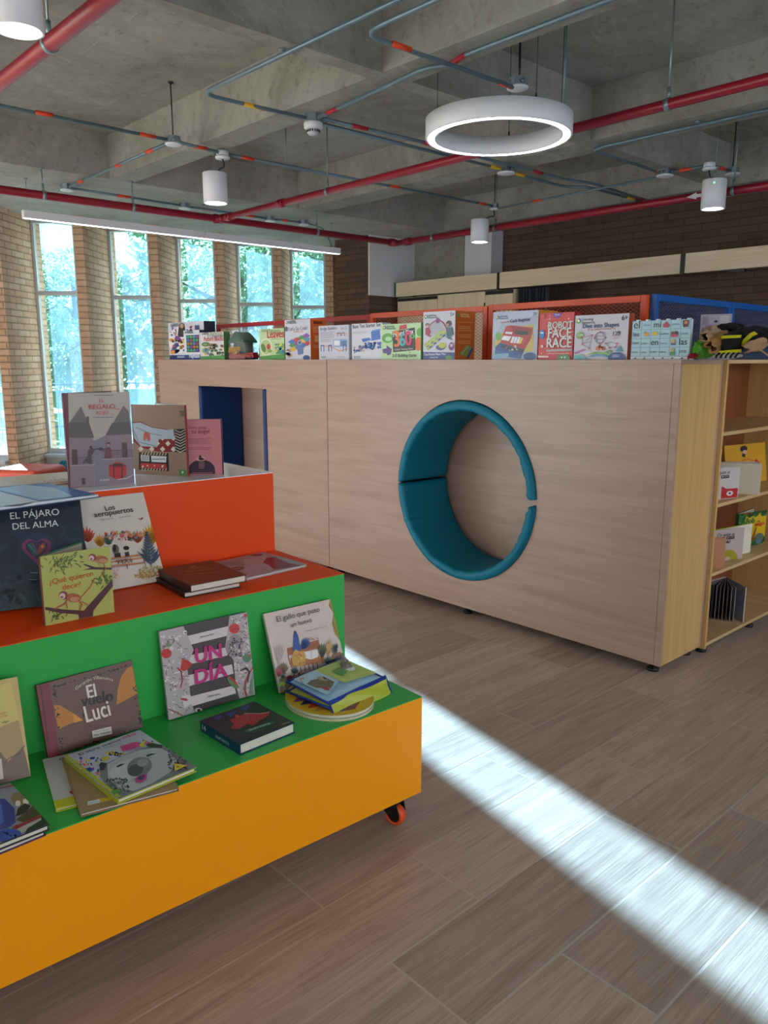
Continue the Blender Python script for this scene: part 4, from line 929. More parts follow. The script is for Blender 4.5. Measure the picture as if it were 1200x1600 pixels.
def a_aero(A):
    A.poly([(535, 145), (985, 95), (1110, 680), (640, 752)], '#ddd3c8')
    A.plant(600, 420, 110, '#c8563a', 7, .2); A.plant(680, 450, 90, '#d69a3c', 7, .22); A.plant(735, 440, 80, '#6a7f70', 7, .2); A.plant(560, 410, 80, '#8e3f38', 5, .2)
    A.plant(930, 430, 90, '#b5503c', 7, .2); A.plant(1030, 440, 150, '#d29a34', 9, .18); A.plant(885, 415, 60, '#7c3440', 6, .2)
    A.dots(60, (700, 355, 960, 410), 9, ['#b8483c', '#555d60', '#d08a84', '#8b9a86', '#caa040'], 7); A.dots(8, (740, 370, 900, 400), 14, ['#c96a60', '#e0b0a8'], 17)
    for y0, y1 in ((528, 505), (552, 528), (580, 560)): A.line([(745, y0), (970, y1)], 11, '#c98a5e'); 
    A.line([(748, 536), (972, 512)], 3, '#8c4d30'); A.line([(748, 590), (960, 566)], 3, '#8c4d30')
    A.circ(780, 470, 22, '#6f675f', 34); A.circ(772, 462, 12, '#2a2828', 26); A.poly([(768, 500), (808, 490), (812, 520), (772, 524)], '#2f2d2e'); A.circ(848, 480, 24, '#d9d1c6', 32); A.circ(850, 462, 20, '#1f1e20', 14); A.poly([(838, 490), (866, 486), (870, 518), (840, 520)], '#2f2d2e')
    A.text('ASSAILANT Y', (776, 552), (880, 538), '#2a2523', .02); A.text('MÁS', (790, 570), (888, 556), '#2a2523', .01, .5)
    A.line([(742, 600), (742, 570)], 5, '#6a4030'); A.line([(850, 600), (846, 572)], 6, '#4a5056'); A.line([(975, 590), (965, 545)], 5, '#6a4030')
    A.frond(1012, 595, 230, '#46586a', -22, 11); A.many([A.leaf(1012, 560, -PI / 2 + k, 120, 16) for k in (-.9, -.6, .6, .9)], '#3d4f60')
    A.dots(150, (930, 590, 1090, 660), 6, ['#c9a86a', '#b98a52', '#8a8f6a', '#caa87a', '#d2b68a'], 11); A.dots(40, (890, 640, 1000, 668), 5, ['#c9a86a', '#b98a52'], 12); A.dots(20, (755, 600, 790, 670), 4, ['#c9a86a', '#c98a70'], 13)
    A.poly([(1042, 630), (1076, 624), (1082, 650), (1048, 656)], '#d0444a'); A.text('FC', (1050, 650), (1074, 645), '#f0e4dc', .03)
    A.text('Los', (726, 220), (790, 210), '#2e2c2e', .02); A.text('aeropuertos', (652, 262), (908, 226), '#2e2c2e', .02)
    A.text('FABIO RESTRE', (688, 283), (774, 274), '#6a625c'); A.text('IRENE MORAL', (814, 268), (892, 258), '#6a625c')
    A.poly([(932, 270), (955, 272), (962, 262), (968, 266), (974, 264), (966, 276), (950, 282), (948, 276)], '#8a3a34')
book('cream book Los aeropuertos with plants and two figures on a bench', (-2.412, .965, Z2), (-2.402, 1.199, Z2), (-2.556, 1.0, Z2 + .281), .010, '#cdc3b9', [(535, 145), (985, 95), (1110, 680), (640, 752)], a_aero, spinecol='#c9b9a8')
def a_quieren(A):
    A.poly([(262, 515), (730, 450), (765, 885), (312, 978)], '#b3b661')
    rd = random.Random(4)
    for (cx, cy, n, s_) in ((400, 550, 60, 95), (690, 670, 30, 55), (380, 915, 20, 40)):
        L = [A.leaf(cx + rd.gauss(0, s_ * .6), cy + rd.gauss(0, s_ * .35), rd.uniform(0, 2 * PI), 34, 10) for _ in range(n)]
        A.many(L[: n // 2], '#6b7f3c'); A.many(L[n // 2:], '#55692f')
    A.line([(420, 500), (400, 540), (330, 600)], 4, '#5b5a34'); A.line([(500, 520), (440, 545), (370, 560)], 4, '#5b5a34')
    A.poly([(550, 570), (560, 566), (630, 588), (745, 592), (745, 606), (620, 604), (548, 606), (600, 594)], '#54303a')
    A.poly([(300, 852), (420, 868), (560, 876), (748, 668), (752, 715), (625, 875), (622, 912), (530, 932), (526, 902), (400, 892), (302, 872)], '#54303a')
    def monkey(x, y, s_, f=1):
        A.circ(x + 60 * s_ * f, y + 14 * s_, 46 * s_, '#a3603e', 26 * s_, .1); A.circ(x + 70 * s_ * f, y + 22 * s_, 30 * s_, '#c28a66', 14 * s_)
        A.circ(x, y, 26 * s_, '#8a3f34', 25 * s_); A.circ(x - 6 * s_, y + 4 * s_, 18 * s_, '#d8b6b8'); A.circ(x - 8 * s_, y + 10 * s_, 9 * s_, '#8d5a68', 7 * s_)
    monkey(612, 524, 1.0); A.line([(690, 560), (700, 600), (680, 630), (670, 650)], 6, '#b06a44'); A.line([(640, 545), (660, 575)], 10, '#b98a6a')
    monkey(420, 775, 1.15); A.line([(455, 790), (430, 830), (370, 862)], 11, '#a3603e'); A.line([(440, 820), (448, 858)], 9, '#a3603e'); A.line([(520, 800), (545, 835), (532, 868)], 11, '#a3603e'); A.line([(545, 815), (590, 840)], 8, '#a3603e')
    A.line([(540, 785), (600, 720), (628, 660)], 6, '#b35a34')
    A.text('¿Qué quieren', (326, 704), (618, 644), '#d0562a', .004); A.text('decir?', (414, 738), (538, 716), '#d0562a', .004)
vbook('small green book ¿Qué quieren decir? with two monkeys, standing open', (-2.212, .731, Z2), (-2.202, .929, Z2), .202, .008, '#b0b35e', [(255, 517), (730, 450), (765, 885), (305, 980)], a_quieren, 'L', 34, bw=.19, spinecol='#8a1f34', backcol='#3f7f5c')
def a_brown(A):
    A.poly([(105, 215), (460, 165), (690, 265), (300, 340)], '#5b3b2c')
    for i, (t_, x0, x1, y) in enumerate((('Lola', 330, 362, 212), ('en la casa', 330, 400, 222), ('de los animales', 290, 470, 240), ('y otros cuentos del bosque', 268, 500, 262))): A.text(t_, (x0, y), (x1, y - 14), '#c9a04e', .01)
    A.text('Norma', (420, 280), (468, 272), '#c9a04e')
book('dark brown book with gold lettering lying on a black book', (-2.168, 1.164, Z2 + .043), (-2.156, 1.364, Z2 + .043), (-2.42, 1.185, Z2 + .043), .024, '#4f3326', [(105, 215), (460, 165), (690, 265), (300, 340)], a_brown, 'L', h=.25, w=.2)
book('black book lying under the brown gold lettered book', (-2.185, 1.150, Z2 + .0185), (-2.170, 1.350, Z2 + .0185), (-2.44, 1.17, Z2 + .0185), .018, '#1b1b22', [(0, 0), (100, 0), (100, 100), (0, 100)], lambda A: (A.poly([(2, 2), (98, 2), (98, 98), (2, 98)], '#1f1f28'), A.text('CUENTOS', (20, 30), (80, 30), '#8d8fa0')), 'L', h=.255, w=.2)
def a_grey(A):
    A.poly([(460, 155), (890, 85), (1110, 180), (690, 275)], '#a39ba4')
    A.poly([(820, 100), (880, 96), (860, 112), (790, 108)], '#5a2440'); A.poly([(850, 160), (890, 126), (940, 122), (1010, 170), (1080, 180), (1060, 190), (900, 215), (880, 175)], '#7c1f44')
    A.poly([(940, 122), (980, 118), (1110, 178), (1080, 190), (1010, 168)], '#8fa3ab'); A.circ(662, 200, 52, '#5c1f3a', 13, -.1); A.text('Olivia', (635, 206), (690, 196), '#d8cfd4', .01)
    A.lines(560, 740, [150, 158, 166, 174], 2, '#6b626c', dx=10); A.dots(60, (560, 205, 900, 250), 8, ['#8f8a94', '#b4adb6', '#7f7c86'], 2, ry=.4)
book('thin grey and maroon picture book lying at the end of the middle tier', (-2.226, 1.407, Z2 + .009), (-2.234, 1.671, Z2 + .009), (-2.49, 1.425, Z2 + .009), .009, '#b8b2b9', [(460, 155), (890, 85), (1110, 180), (690, 275)], a_grey, 'L', h=.262, w=.262)

# ---- lower tier
def a_undia(A):
    A.poly([(55, 665), (670, 525), (750, 1095), (150, 1275)], '#4d4347')
    for (a, b_, c, d) in (((232, 700), (550, 622), (550, 688), (248, 762)), ((262, 832), (528, 772), (548, 826), (270, 892)), ((275, 965), (578, 888), (592, 952), (284, 1040)), ((292, 1112), (600, 1034), (615, 1088), (305, 1180))): A.poly([a, b_, c, d], '#dccdd0')
    A.poly([(55, 665), (225, 626), (305, 790), (262, 900), (285, 1040), (300, 1150), (330, 1222), (150, 1275)], '#b9adb0'); A.poly([(548, 555), (670, 525), (750, 1095), (640, 1125), (612, 1040), (588, 860), (525, 770), (535, 690)], '#b9adb0')
    rd = random.Random(9); L = []
    for bx in ((75, 690, 235, 1230), (560, 560, 690, 1090)):
        for i in range(130):
            t_ = rd.random(); x = bx[0] + rd.random() * (bx[2] - bx[0]) + t_ * 55; y = bx[1] + t_ * (bx[3] - bx[1]); a = rd.uniform(0, 6.3); l = rd.uniform(12, 42); L.append((x, y, a, l))
    L = [q for q in L if 60 < q[0] < 735]
    A.many([A.leaf(x, y, a, l, 5) for x, y, a, l in L[::2]], '#56494e'); A.many([A.leaf(x, y, a, l * .8, 9) for x, y, a, l in L[1::2]], '#e6dcdc')
    A.dots(14, (80, 700, 180, 800), 14, ['#7f9a80', '#8b6f74', '#d9cfcf'], 21); A.circ(112, 815, 36, '#c23333', 34); A.poly([(215, 925), (225, 850), (262, 860), (300, 885), (268, 925), (240, 936)], '#c23a33'); A.line([(195, 915), (222, 940), (232, 1000), (222, 1048)], 10, '#b83038')
    A.circ(585, 640, 37, '#c9423c', 36); A.line([(560, 650), (612, 636)], 3, '#8e2a28'); A.circ(680, 845, 31, '#5f8a68', 29); A.circ(702, 825, 9, '#c9423c'); A.circ(660, 548, 12, '#c9423c')
    A.circ(590, 760, 60, '#9c9094', 80, .2); A.dots(60, (545, 700, 640, 830), 7, ['#3d3438', '#5c5256', '#d6cccd'], 31)
    A.poly([(545, 985), (560, 968), (610, 1005), (636, 1050), (600, 1050), (560, 1022)], '#5f8a5c'); A.poly([(555, 975), (572, 972), (612, 1010), (630, 1044), (598, 1020)], '#c9352f')
    A.line([(725, 912), (700, 950), (676, 1010), (672, 1060), (690, 1108)], 9, '#c23a3a'); A.line([(735, 960), (720, 1010), (722, 1090)], 20, '#7fa089'); A.line([(640, 930), (680, 910), (700, 940), (690, 1010)], 8, '#3a3134')
    A.circ(235, 668, 14, '#e8e0e0'); A.circ(238, 670, 6, '#26222a'); A.circ(352, 1204, 26, '#cfc6c8', 16); A.circ(354, 1206, 12, '#1f1c20'); A.line([(140, 1195), (190, 1215), (240, 1240)], 6, '#b04048')
    A.poly([(225, 1110), (290, 1095), (300, 1160), (250, 1190)], '#d8cfd0'); A.circ(250, 1130, 24, '#b8404a', 9, .2)
    A.text('Sanyoung Bom', (345, 705), (440, 682), '#7b6c72', .01)
    A.text('UN', (322, 882), (500, 842), '#c8287c', .04, 1.05); A.text('DÍA', (326, 1026), (545, 968), '#c8287c', .04, .95)
    A.text('TIERRA TINTA', (410, 1116), (498, 1096), '#3a3236', .03)
book('striped picture book Un día with pink title and leafy borders', (-2.055, 1.011, Z1), (-2.037, 1.305, Z1), (-2.092, 1.000, Z1 + .268), .010, '#8d8287', [(55, 665), (670, 525), (750, 1095), (150, 1275)], a_undia, spinecol='#bdb3b5')
def a_gallo(A):
    A.poly([(105, 495), (525, 400), (655, 835), (235, 985)], '#d8c4bb')
    A.poly([(520, 402), (527, 400), (606, 668), (596, 640), (560, 600), (542, 540), (548, 480), (515, 440)], '#a98a34'); A.line([(520, 430), (548, 480), (548, 540), (598, 640)], 5, '#6f5a24')
    A.poly([(222, 890), (330, 862), (420, 835), (640, 790), (655, 835), (235, 985)], '#8f8576'); A.dots(70, (250, 830, 640, 960), 6, ['#3e3a3c', '#d8d2c8', '#a5703c', '#5a5048'], 3)
    A.poly([(520, 810), (560, 740), (620, 712), (636, 760), (650, 800), (560, 812)], '#4c2c30'); A.poly([(530, 770), (560, 720), (600, 708), (618, 720), (580, 735), (545, 775)], '#9a5f2a')
    A.poly([(265, 700), (465, 640), (475, 690), (275, 745)], '#a0561f'); A.poly([(290, 760), (505, 735), (505, 775), (296, 820)], '#b5692a'); A.line([(275, 745), (292, 800)], 5, '#6a3a18'); A.line([(465, 690), (500, 780)], 5, '#6a3a18'); A.many([A.stroke([(330 + i * 26, 815 - i * 8), (340 + i * 26, 852 - i * 8)], 5)[0] for i in range(6)], '#5a4a38')
    A.poly([(380, 716), (422, 712), (462, 700), (466, 745), (424, 762), (384, 756)], '#e9e4e0'); A.line([(422, 712), (424, 762)], 3, '#a59c96')
    A.plant(360, 705, 90, '#1f4a94', 8, .16, .9, -PI / 2 + .5); A.poly([(304, 715), (304, 610), (320, 596), (334, 620), (352, 690), (350, 712)], '#1f4a94'); A.circ(312, 600, 7, '#16305c', 9); A.dots(10, (306, 640, 345, 700), 4, ['#3c74bc', '#15386e'], 5)
    A.poly([(303, 730), (318, 705), (345, 716), (374, 712), (388, 745), (384, 795), (350, 810), (308, 800), (300, 765)], '#d09a34'); A.dots(16, (310, 730, 380, 795), 7, ['#dcae4e', '#b87f24', '#c8923a'], 6); A.line([(330, 742), (345, 730), (362, 742)], 4, '#c4305c')
    A.plant(490, 750, 100, '#5a5a34', 6, .14, .8); A.plant(245, 860, 80, '#6f5a34', 7, .16); A.plant(212, 885, 70, '#b13a54', 6, .2); A.plant(530, 790, 60, '#3a5a50', 6, .2); A.plant(242, 890, 34, '#3a6a54', 5, .3); A.plant(318, 858, 50, '#2f5a58', 6, .25)
    A.plant(215, 800, 150, '#b8aca6', 5, .05, .7); A.plant(530, 740, 120, '#d8a860', 5, .08, .5); A.plant(580, 690, 46, '#243c3c', 9, .18, 2.6, PI * 1.02); A.circ(290, 890, 20, '#7a2c40', 22); A.dots(8, (400, 630, 455, 645), 7, ['#cbb3ab', '#b59a92'], 8)
    A.poly([(218, 920), (256, 908), (262, 930), (224, 944)], '#8fc43c'); A.poly([(585, 842), (612, 836), (614, 846), (588, 852)], '#9ac43c')
    A.text('El gallo que puso', (193, 542), (460, 474), '#3d3234', .004); A.text('un huevo', (286, 572), (414, 536), '#3d3234', .004); A.text('Luis Aguiar - Antonio El tercer Pino', (380, 596), (510, 562), '#6c5c58')
book('square picture book El gallo que puso un huevo with a blue tailed rooster', (-1.983, 1.366, Z1), (-1.962, 1.630, Z1), (-2.080, 1.360, Z1 + .242), .012, '#c9b5ab', [(105, 495), (525, 400), (655, 835), (235, 985)], a_gallo, spinecol='#cfd0b8')
def a_luci(A):
    A.poly([(210, 195), (765, 60), (838, 445), (285, 630)], '#6d4b3f'); A.poly([(210, 195), (290, 180), (352, 605), (285, 630)], '#7c2433'); A.poly([(229, 192), (240, 190), (300, 622), (290, 626)], '#5d1826')
    A.poly([(316, 310), (352, 312), (400, 340), (452, 372), (490, 402), (440, 412), (390, 432), (345, 454), (332, 400)], '#c07a24'); A.poly([(430, 360), (490, 402), (436, 416)], '#d8922c')
    A.poly([(768, 92), (740, 104), (706, 150), (688, 220), (681, 315), (740, 285), (800, 250)], '#c07a24')
    rd = random.Random(6); P_ = []
    for i in range(70):
        t_ = rd.random()
        for (x0, y0, x1, y1) in (((298, 200, 756, 82)), ((372, 590, 830, 432)), ((305, 200, 362, 580)), ((775, 200, 822, 440))):
            if rd.random() < .42: P_.append(A.ell(x0 + (x1 - x0) * t_ + rd.uniform(0, 18), y0 + (y1 - y0) * t_ + rd.uniform(0, 14), rd.uniform(3, 8), rd.uniform(3, 6), 0, 8))
    A.many(P_, '#2b1a18')
    A.text('Gerardo Villanueva', (444, 228), (660, 178), '#cfc3a8', .004, arc=.16); A.text('El', (518, 276), (566, 262), '#ead9cc', .03, 1.3); A.text('vuelo', (482, 322), (662, 288), '#1d1416', .02, 1.1); A.text('de', (486, 382), (506, 374), '#1d1416', .01)
    A.text('Luci', (510, 415), (650, 374), '#ead3c4', .03, 1.45, shear=-.1); A.circ(640, 266, 16, '#1d1416', 9); A.circ(640, 266, 7, '#6d4b3f', 4)
    A.lines(500, 665, [440 - 6, ], 2, '#2b1a18'); A.poly([(540, 464), (652, 438), (658, 482), (546, 506)], '#cfc6b8'); A.text('Gerardo Villanueva', (556, 476), (644, 456), '#4a4038'); A.text('Elisa Arbeláez', (552, 496), (650, 474), '#3a3230', .02)
book('landscape brown book El vuelo de Luci with ochre leaves and crimson spine', (-2.060, .659, Z1), (-2.061, .932, Z1), (-2.107, .660, Z1 + .195), .012, '#7c2433', [(210, 195), (765, 60), (838, 445), (285, 630)], a_luci)
def a_yel(A):
    A.poly([(-974, 255), (135, 38), (257, 920), (-855, 1215)], '#bfa45a')
    A.poly([(-200, 190), (80, 80), (160, 440), (-200, 560)], '#c9b45c'); A.poly([(-200, 660), (10, 620), (60, 790), (190, 655), (260, 940), (-200, 1060)], '#6f4f3e'); A.poly([(-200, 560), (150, 420), (195, 650), (60, 780), (0, 700)], '#a5834c'); A.line([(24, 830), (70, 760), (160, 720), (200, 650)], 8, '#4a3226'); A.poly([(-200, 820), (10, 760), (30, 940), (-200, 1000)], '#c9b8a8')
    A.text('los cuentos', (-90, 392), (62, 360), '#b5542c'); A.text('y fábulas', (-60, 412), (62, 386), '#b5542c'); A.text('edgar', (14, 450), (74, 436), '#2c241c', .02)
book('ochre and brown book leaning at the left edge of the lower tier', (-2.045, .30, Z1), (-1.998, .592, Z1), (-2.125, .31, Z1 + .245), .010, '#b09550', [(-974, 255), (135, 38), (257, 920), (-855, 1215)], a_yel)
def a_left(A):
    A.poly([(-200, 1010), (105, 968), (415, 1330), (-200, 1560)], '#8f96a8')
    A.poly([(-200, 1110), (40, 1110), (120, 1190), (130, 1310), (60, 1360), (-200, 1400)], '#24409c'); A.poly([(-200, 1190), (10, 1150), (30, 1300), (-60, 1380), (-200, 1380)], '#3a70c0')
    A.circ(160, 1115, 70, '#8a7a5a', 55, .3); A.circ(150, 1150, 22, '#e6e2d8', 24); A.circ(215, 1135, 26, '#e6e2d8', 22, .5); A.poly([(130, 1260), (150, 1190), (210, 1150), (255, 1170), (220, 1225)], '#1e1e22'); A.poly([(130, 1290), (220, 1225), (290, 1165), (345, 1240), (200, 1310)], '#4c4238')
    A.poly([(100, 1350), (340, 1245), (350, 1262), (130, 1368)], '#9c2436'); A.poly([(130, 1372), (350, 1268), (340, 1300), (220, 1380), (170, 1410)], '#b8b4ac'); A.poly([(230, 1360), (345, 1290), (350, 1240), (415, 1330), (210, 1408)], '#26342c'); A.circ(70, 1420, 110, '#2a54b4', 55, -.1); A.dots(14, (0, 1390, 150, 1450), 14, ['#3c6ccc', '#1f3f90'], 4); A.line([(-200, 1030), (115, 1002)], 9, '#8a2a40')
book('glossy dark magazine of the lower pair at the bottom left', (-1.700, .25, Z1 + .014), (-1.711, .528, Z1 + .014), (-1.97, .24, Z1 + .014), .013, '#5a2c5e', [(0, 0), (100, 0), (100, 100), (0, 100)], lambda A: A.poly([(2, 2), (98, 2), (98, 98), (2, 98)], '#6b3060'))
book('picture book with blue shape lying on top at the bottom left', (-1.698, .26, Z1 + .030), (-1.704, .535, Z1 + .030), (-1.955, .25, Z1 + .030), .015, '#22242c', [(-977, 1343), (85, 972), (412, 1322), (-730, 1774)], a_left, h=.25, w=.275)
def a_white(A):
    A.poly([(353, 783), (1026, 631), (1210, 1002), (465, 1192)], '#c4c8c8'); A.poly([(440, 1130), (1180, 950), (1210, 1002), (465, 1192)], '#c8c828'); A.text('Ciudad', (490, 792), (680, 770), '#1f2224', .02); A.circ(604, 990, 26, '#8a2436', 12); A.circ(602, 1058, 22, '#b03048', 14)
book('white and yellow book at the bottom of the three book pile', (-1.792, .580, Z1 + .010), (-1.745, .780, Z1 + .010), (-2.050, .645, Z1 + .010), .010, '#c9cc30', [(353, 783), (1026, 631), (1210, 1002), (465, 1192)], a_white, w=.21, h=.27)
def a_kraft(A):
    A.poly([(375, 575), (870, 440), (1050, 795), (470, 950)], '#9c8462'); A.poly([(512, 872), (584, 856), (586, 878), (514, 894)], '#d9dee4'); A.poly([(584, 856), (650, 842), (652, 862), (586, 878)], '#d8b434'); A.text('colección', (518, 886), (578, 872), '#5a6a78')
book('kraft brown book in the middle of the three book pile', (-1.715, .609, Z1 + .020), (-1.663, .835, Z1 + .020), (-1.995, .670, Z1 + .020), .010, '#8d7454', [(362, 618), (879, 499), (1048, 789), (470, 942)], a_kraft, w=.232, h=.30)
def a_ment(A):
    A.poly([(390, 605), (840, 455), (1160, 670), (690, 865)], '#c3c9de')
    A.dots(44, (480, 610, 610, 740), 11, ['#2848a8', '#d83c8c', '#2848a8', '#e0d040', '#e05aa0'], 3, ry=.7); A.dots(22, (640, 585, 740, 600), 9, ['#2848a8', '#e0d040'], 4); A.dots(12, (820, 520, 930, 545), 13, ['#2848a8', '#e0d040', '#d84a9a'], 5, ry=.6); A.poly([(440, 640), (462, 628), (474, 645), (452, 656)], '#e0d040'); A.poly([(600, 620), (640, 606), (660, 618), (624, 636)], '#d8cc38')
    A.poly([(500, 690), (530, 672), (562, 682), (548, 694), (510, 700)], '#2848a8')
    A.poly([(590, 680), (640, 650), (720, 610), (850, 560), (960, 540), (1040, 590), (1140, 660), (1155, 672), (1090, 700), (700, 860), (640, 800), (600, 740)], '#7e828c')
    A.poly([(640, 655), (720, 612), (840, 572), (950, 560), (1010, 590), (1050, 640), (1010, 700), (900, 770), (790, 815), (700, 800), (640, 740)], '#b9bfc9'); A.circ(760, 690, 110, '#c9ced6', 60, -.3)
    A.dots(120, (620, 740, 760, 820), 9, ['#5a5c66', '#8a8c94', '#3f424a', '#a9adb6'], 11, ry=.5); A.dots(90, (1000, 580, 1110, 690), 9, ['#4a4c54', '#80828a', '#33353b'], 12, ry=.5)
    A.poly([(870, 548), (910, 534), (970, 550), (960, 566), (900, 560)], '#33353b'); A.poly([(590, 660), (606, 645), (640, 652), (620, 690), (600, 696)], '#3f424a')
    A.circ(830, 672, 76, '#7a7e86', 52, -.35); A.circ(806, 694, 48, '#4c4f57', 34, -.35); A.circ(850, 650, 34, '#9a9ea6', 22, -.3)
    A.poly([(692, 672), (718, 658), (745, 656), (722, 668), (700, 678)], '#2b2d33'); A.poly([(870, 608), (900, 598), (932, 598), (900, 608), (878, 616)], '#2b2d33')
    A.poly([(796, 745), (830, 726), (874, 716), (868, 748), (838, 768), (806, 768)], '#c43a8c'); A.poly([(812, 742), (836, 728), (862, 722), (850, 752), (826, 756)], '#4a2c6c')
    A.poly([(722, 556), (822, 528), (838, 556), (736, 586)], '#e0509c'); A.lines(740, 820, [552, 562, 570], 2, '#8a2860', dx=3)
    A.poly([(1032, 656), (1110, 668), (1036, 702)], '#dcd034'); A.circ(1052, 676, 5, '#6a6a20')
    A.poly([(390, 605), (402, 601), (712, 855), (690, 865)], '#b8c030'); A.poly([(650, 825), (700, 806), (712, 822), (668, 848)], '#5a9a3c')
    A.text('El libro mentir', (482, 610), (738, 520), '#2a2c3a', .012, .9); A.text('oso', (744, 516), (822, 490), '#c43a7a', .012, .9); A.text('Sebastián Meschenmoser', (604, 578), (730, 540), '#6a6c7a')
book('El libro mentiroso with a sleepy bear, topmost of the three book pile', (-1.690, .690, Z1 + .034), (-1.700, .905, Z1 + .034), (-1.985, .683, Z1 + .034), .013, '#b8c030', [(390, 605), (840, 455), (1160, 670), (690, 865)], a_ment, spinecol='#a9b22c')
def a_guata(A):
    A.poly([(50, 640), (320, 550), (510, 655), (235, 765)], '#26262a')
    for x, y, s_ in ((140, 625, 1), (205, 608, 1.1), (275, 580, 1)): A.poly([(x - 24 * s_, y), (x + 26 * s_, y - 16), (x + 14 * s_, y + 2), (x + 4, y + 16), (x - 12, y + 10)], '#1f4488')
    A.poly([(195, 640), (270, 610), (345, 612), (390, 606), (388, 618), (350, 640), (310, 668), (280, 660), (240, 684), (196, 682), (215, 662)], '#a82430'); A.line([(270, 608), (345, 610), (390, 604)], 3, '#c9a8a0'); A.line([(300, 612), (290, 650)], 3, '#5a1018')
    A.circ(232, 620, 10, '#c4602c', 6); A.poly([(264, 694), (400, 650), (416, 652), (404, 664), (278, 706)], '#1f6a54'); A.text('GUATAVITA', (290, 696), (394, 662), '#e0e4de', .02); A.text('SEBASTIÁN DÍAZ', (300, 706), (370, 686), '#a8aaac'); A.text('PENGUIN', (450, 668), (488, 656), '#c9c9cc', .02)
    A.line([(215, 705), (250, 740)], 2, '#1f5a44'); A.line([(235, 695), (262, 738)], 2, '#1f5a44')
gb = book('thick black square book Guatavita with a red shape', (-1.732, 1.055, Z1 + .032), (-1.738, 1.247, Z1 + .032), (-1.937, 1.056, Z1 + .032), .032, '#14375c', [(50, 640), (320, 550), (510, 655), (235, 765)], a_guata, w=.19, h=.202, spinecol='#14375c')
sp = MB(); A = Art(sp, .202, .032, [(0, 0), (100, 0), (100, 20), (0, 20)], 0, M=Matrix(((0, 0, -1, -.0002), (-1, 0, 0, .202), (0, 1, 0, -.032), (0, 0, 0, 1)))); A.text('GUATAVITA', (40, 14), (74, 14), '#c9d4dc', .01); A.text('14', (6, 14), (15, 14), '#dfe6ea', .03)
o = sp.build('spine_print', PRINT, gb); o['label'] = 'white spine lettering'

# round fabric book
rb = empty('cloth_book', (-1.835, 1.45, Z1), .1); tag(rb, 'round quilted fabric book with patchwork cover lying under the blue one', 'book')
m = MB(); R_ = .15; pr = [(R_ * math.cos(2 * PI * i / 48), R_ * .86 * math.sin(2 * PI * i / 48)) for i in range(48)]
for z0, z1, k, c in ((.0, .008, 1, '#d8c9a8'), (.008, .011, .97, '#2c9aa8'), (.011, .019, 1.0, '#e0d7bc')):
    m.col = lin(c); m.prism([(x * k, y * k) for x, y in pr], z0, z1)
m.build('pages', PRINT, rb)
m = MB(); A = Art(m, .32, .32, [(0, 0), (320, 0), (320, 320), (0, 320)], .0192); A.M = Matrix.Translation((-.16, -.16, 0))
A.poly([(160 + x * 1000, 160 - y * 1000) for x, y in pr], '#d8b428'); cs = ['#24306c', '#7a2c5c', '#c23a2c', '#2c4c9c', '#8a3c8c', '#b5842c', '#1f5a6c', '#3a2c5c']
q_ = []
for i in range(8):
    for j in range(8):
        cx_, cy_ = 46 + i * 32 + (j % 2) * 16, 46 + j * 32
        pts_ = [(cx_ + dx, cy_ + dy) for dx, dy in ((0, -30), (16, 0), (0, 30), (-16, 0))]
        if all(((x - 160) / 140) ** 2 + ((y - 160) / 118) ** 2 < 1 for x, y in pts_): q_.append((pts_, cs[(i * 3 + j * 5) % 8]))
for c in cs:
    L_ = [p_ for p_, cc in q_ if cc == c]
    if L_: A.many(L_, c)
m.build('cover', PRINT, rb)
# blue trimmed cloth book with a flap
cb = empty('cloth_book', mat=frame_mat((-1.745, 1.38, Z1 + .021), (-1.78, 1.66, Z1 + .021), (-1.93, 1.38, Z1 + .021))); tag(cb, 'blue edged soft cloth book with a plush animal, lying on the round one', 'book')
M0 = cb.matrix_world.copy()
def soft(w, h, z0, t_, bulge, nm, col, trim=None, parent=cb, M=None, n=14):
    m = MB(); m.M = M; m.smooth = True; m.col = lin(col); V = []; F = []
    for s_ in (1, -1):
        b0 = len(V)
        for i in range(n + 1):
            for j_ in range(n + 1):
                u, v = i / n, j_ / n; e = (1 - abs(2 * u - 1) ** 6) * (1 - abs(2 * v - 1) ** 6); V.append((u * w, v * h, z0 + t_ / 2 + s_ * (t_ / 2) * (e ** .5) + bulge * math.sin(PI * u) * math.sin(PI * v) * .5 + .003 * math.sin(u * 9 + v * 5)))
        for i in range(n):
            for j_ in range(n):
                a = b0 + i * (n + 1) + j_; q = (a, a + n + 1, a + n + 2, a + 1); F.append(q if s_ > 0 else q[::-1])
    m.mesh(V, F); 
    if trim:
        m.col = lin(trim); m.tube([(0, 0, z0 + t_ / 2), (w, 0, z0 + t_ / 2), (w, h, z0 + t_ / 2), (0, h, z0 + t_ / 2)], .0045, 8, closed=True)
    return m
m = soft(.26, .19, 0, .02, .006, 'c', '#c9cc58', '#16389c'); m.build('back_page', PRINT, cb)
MF = Matrix.Translation((.0, .0, .010)) @ Matrix.Rotation(.10, 4, 'X')
m = soft(.255, .19, .004, .020, .006, 'c', '#9cc4dc', '#16389c', M=MF)
m.M = None
A = Art(m, .255, .19, [(525, 470), (835, 390), (925, 440), (630, 590)], .030, M=MF, step=.0004)
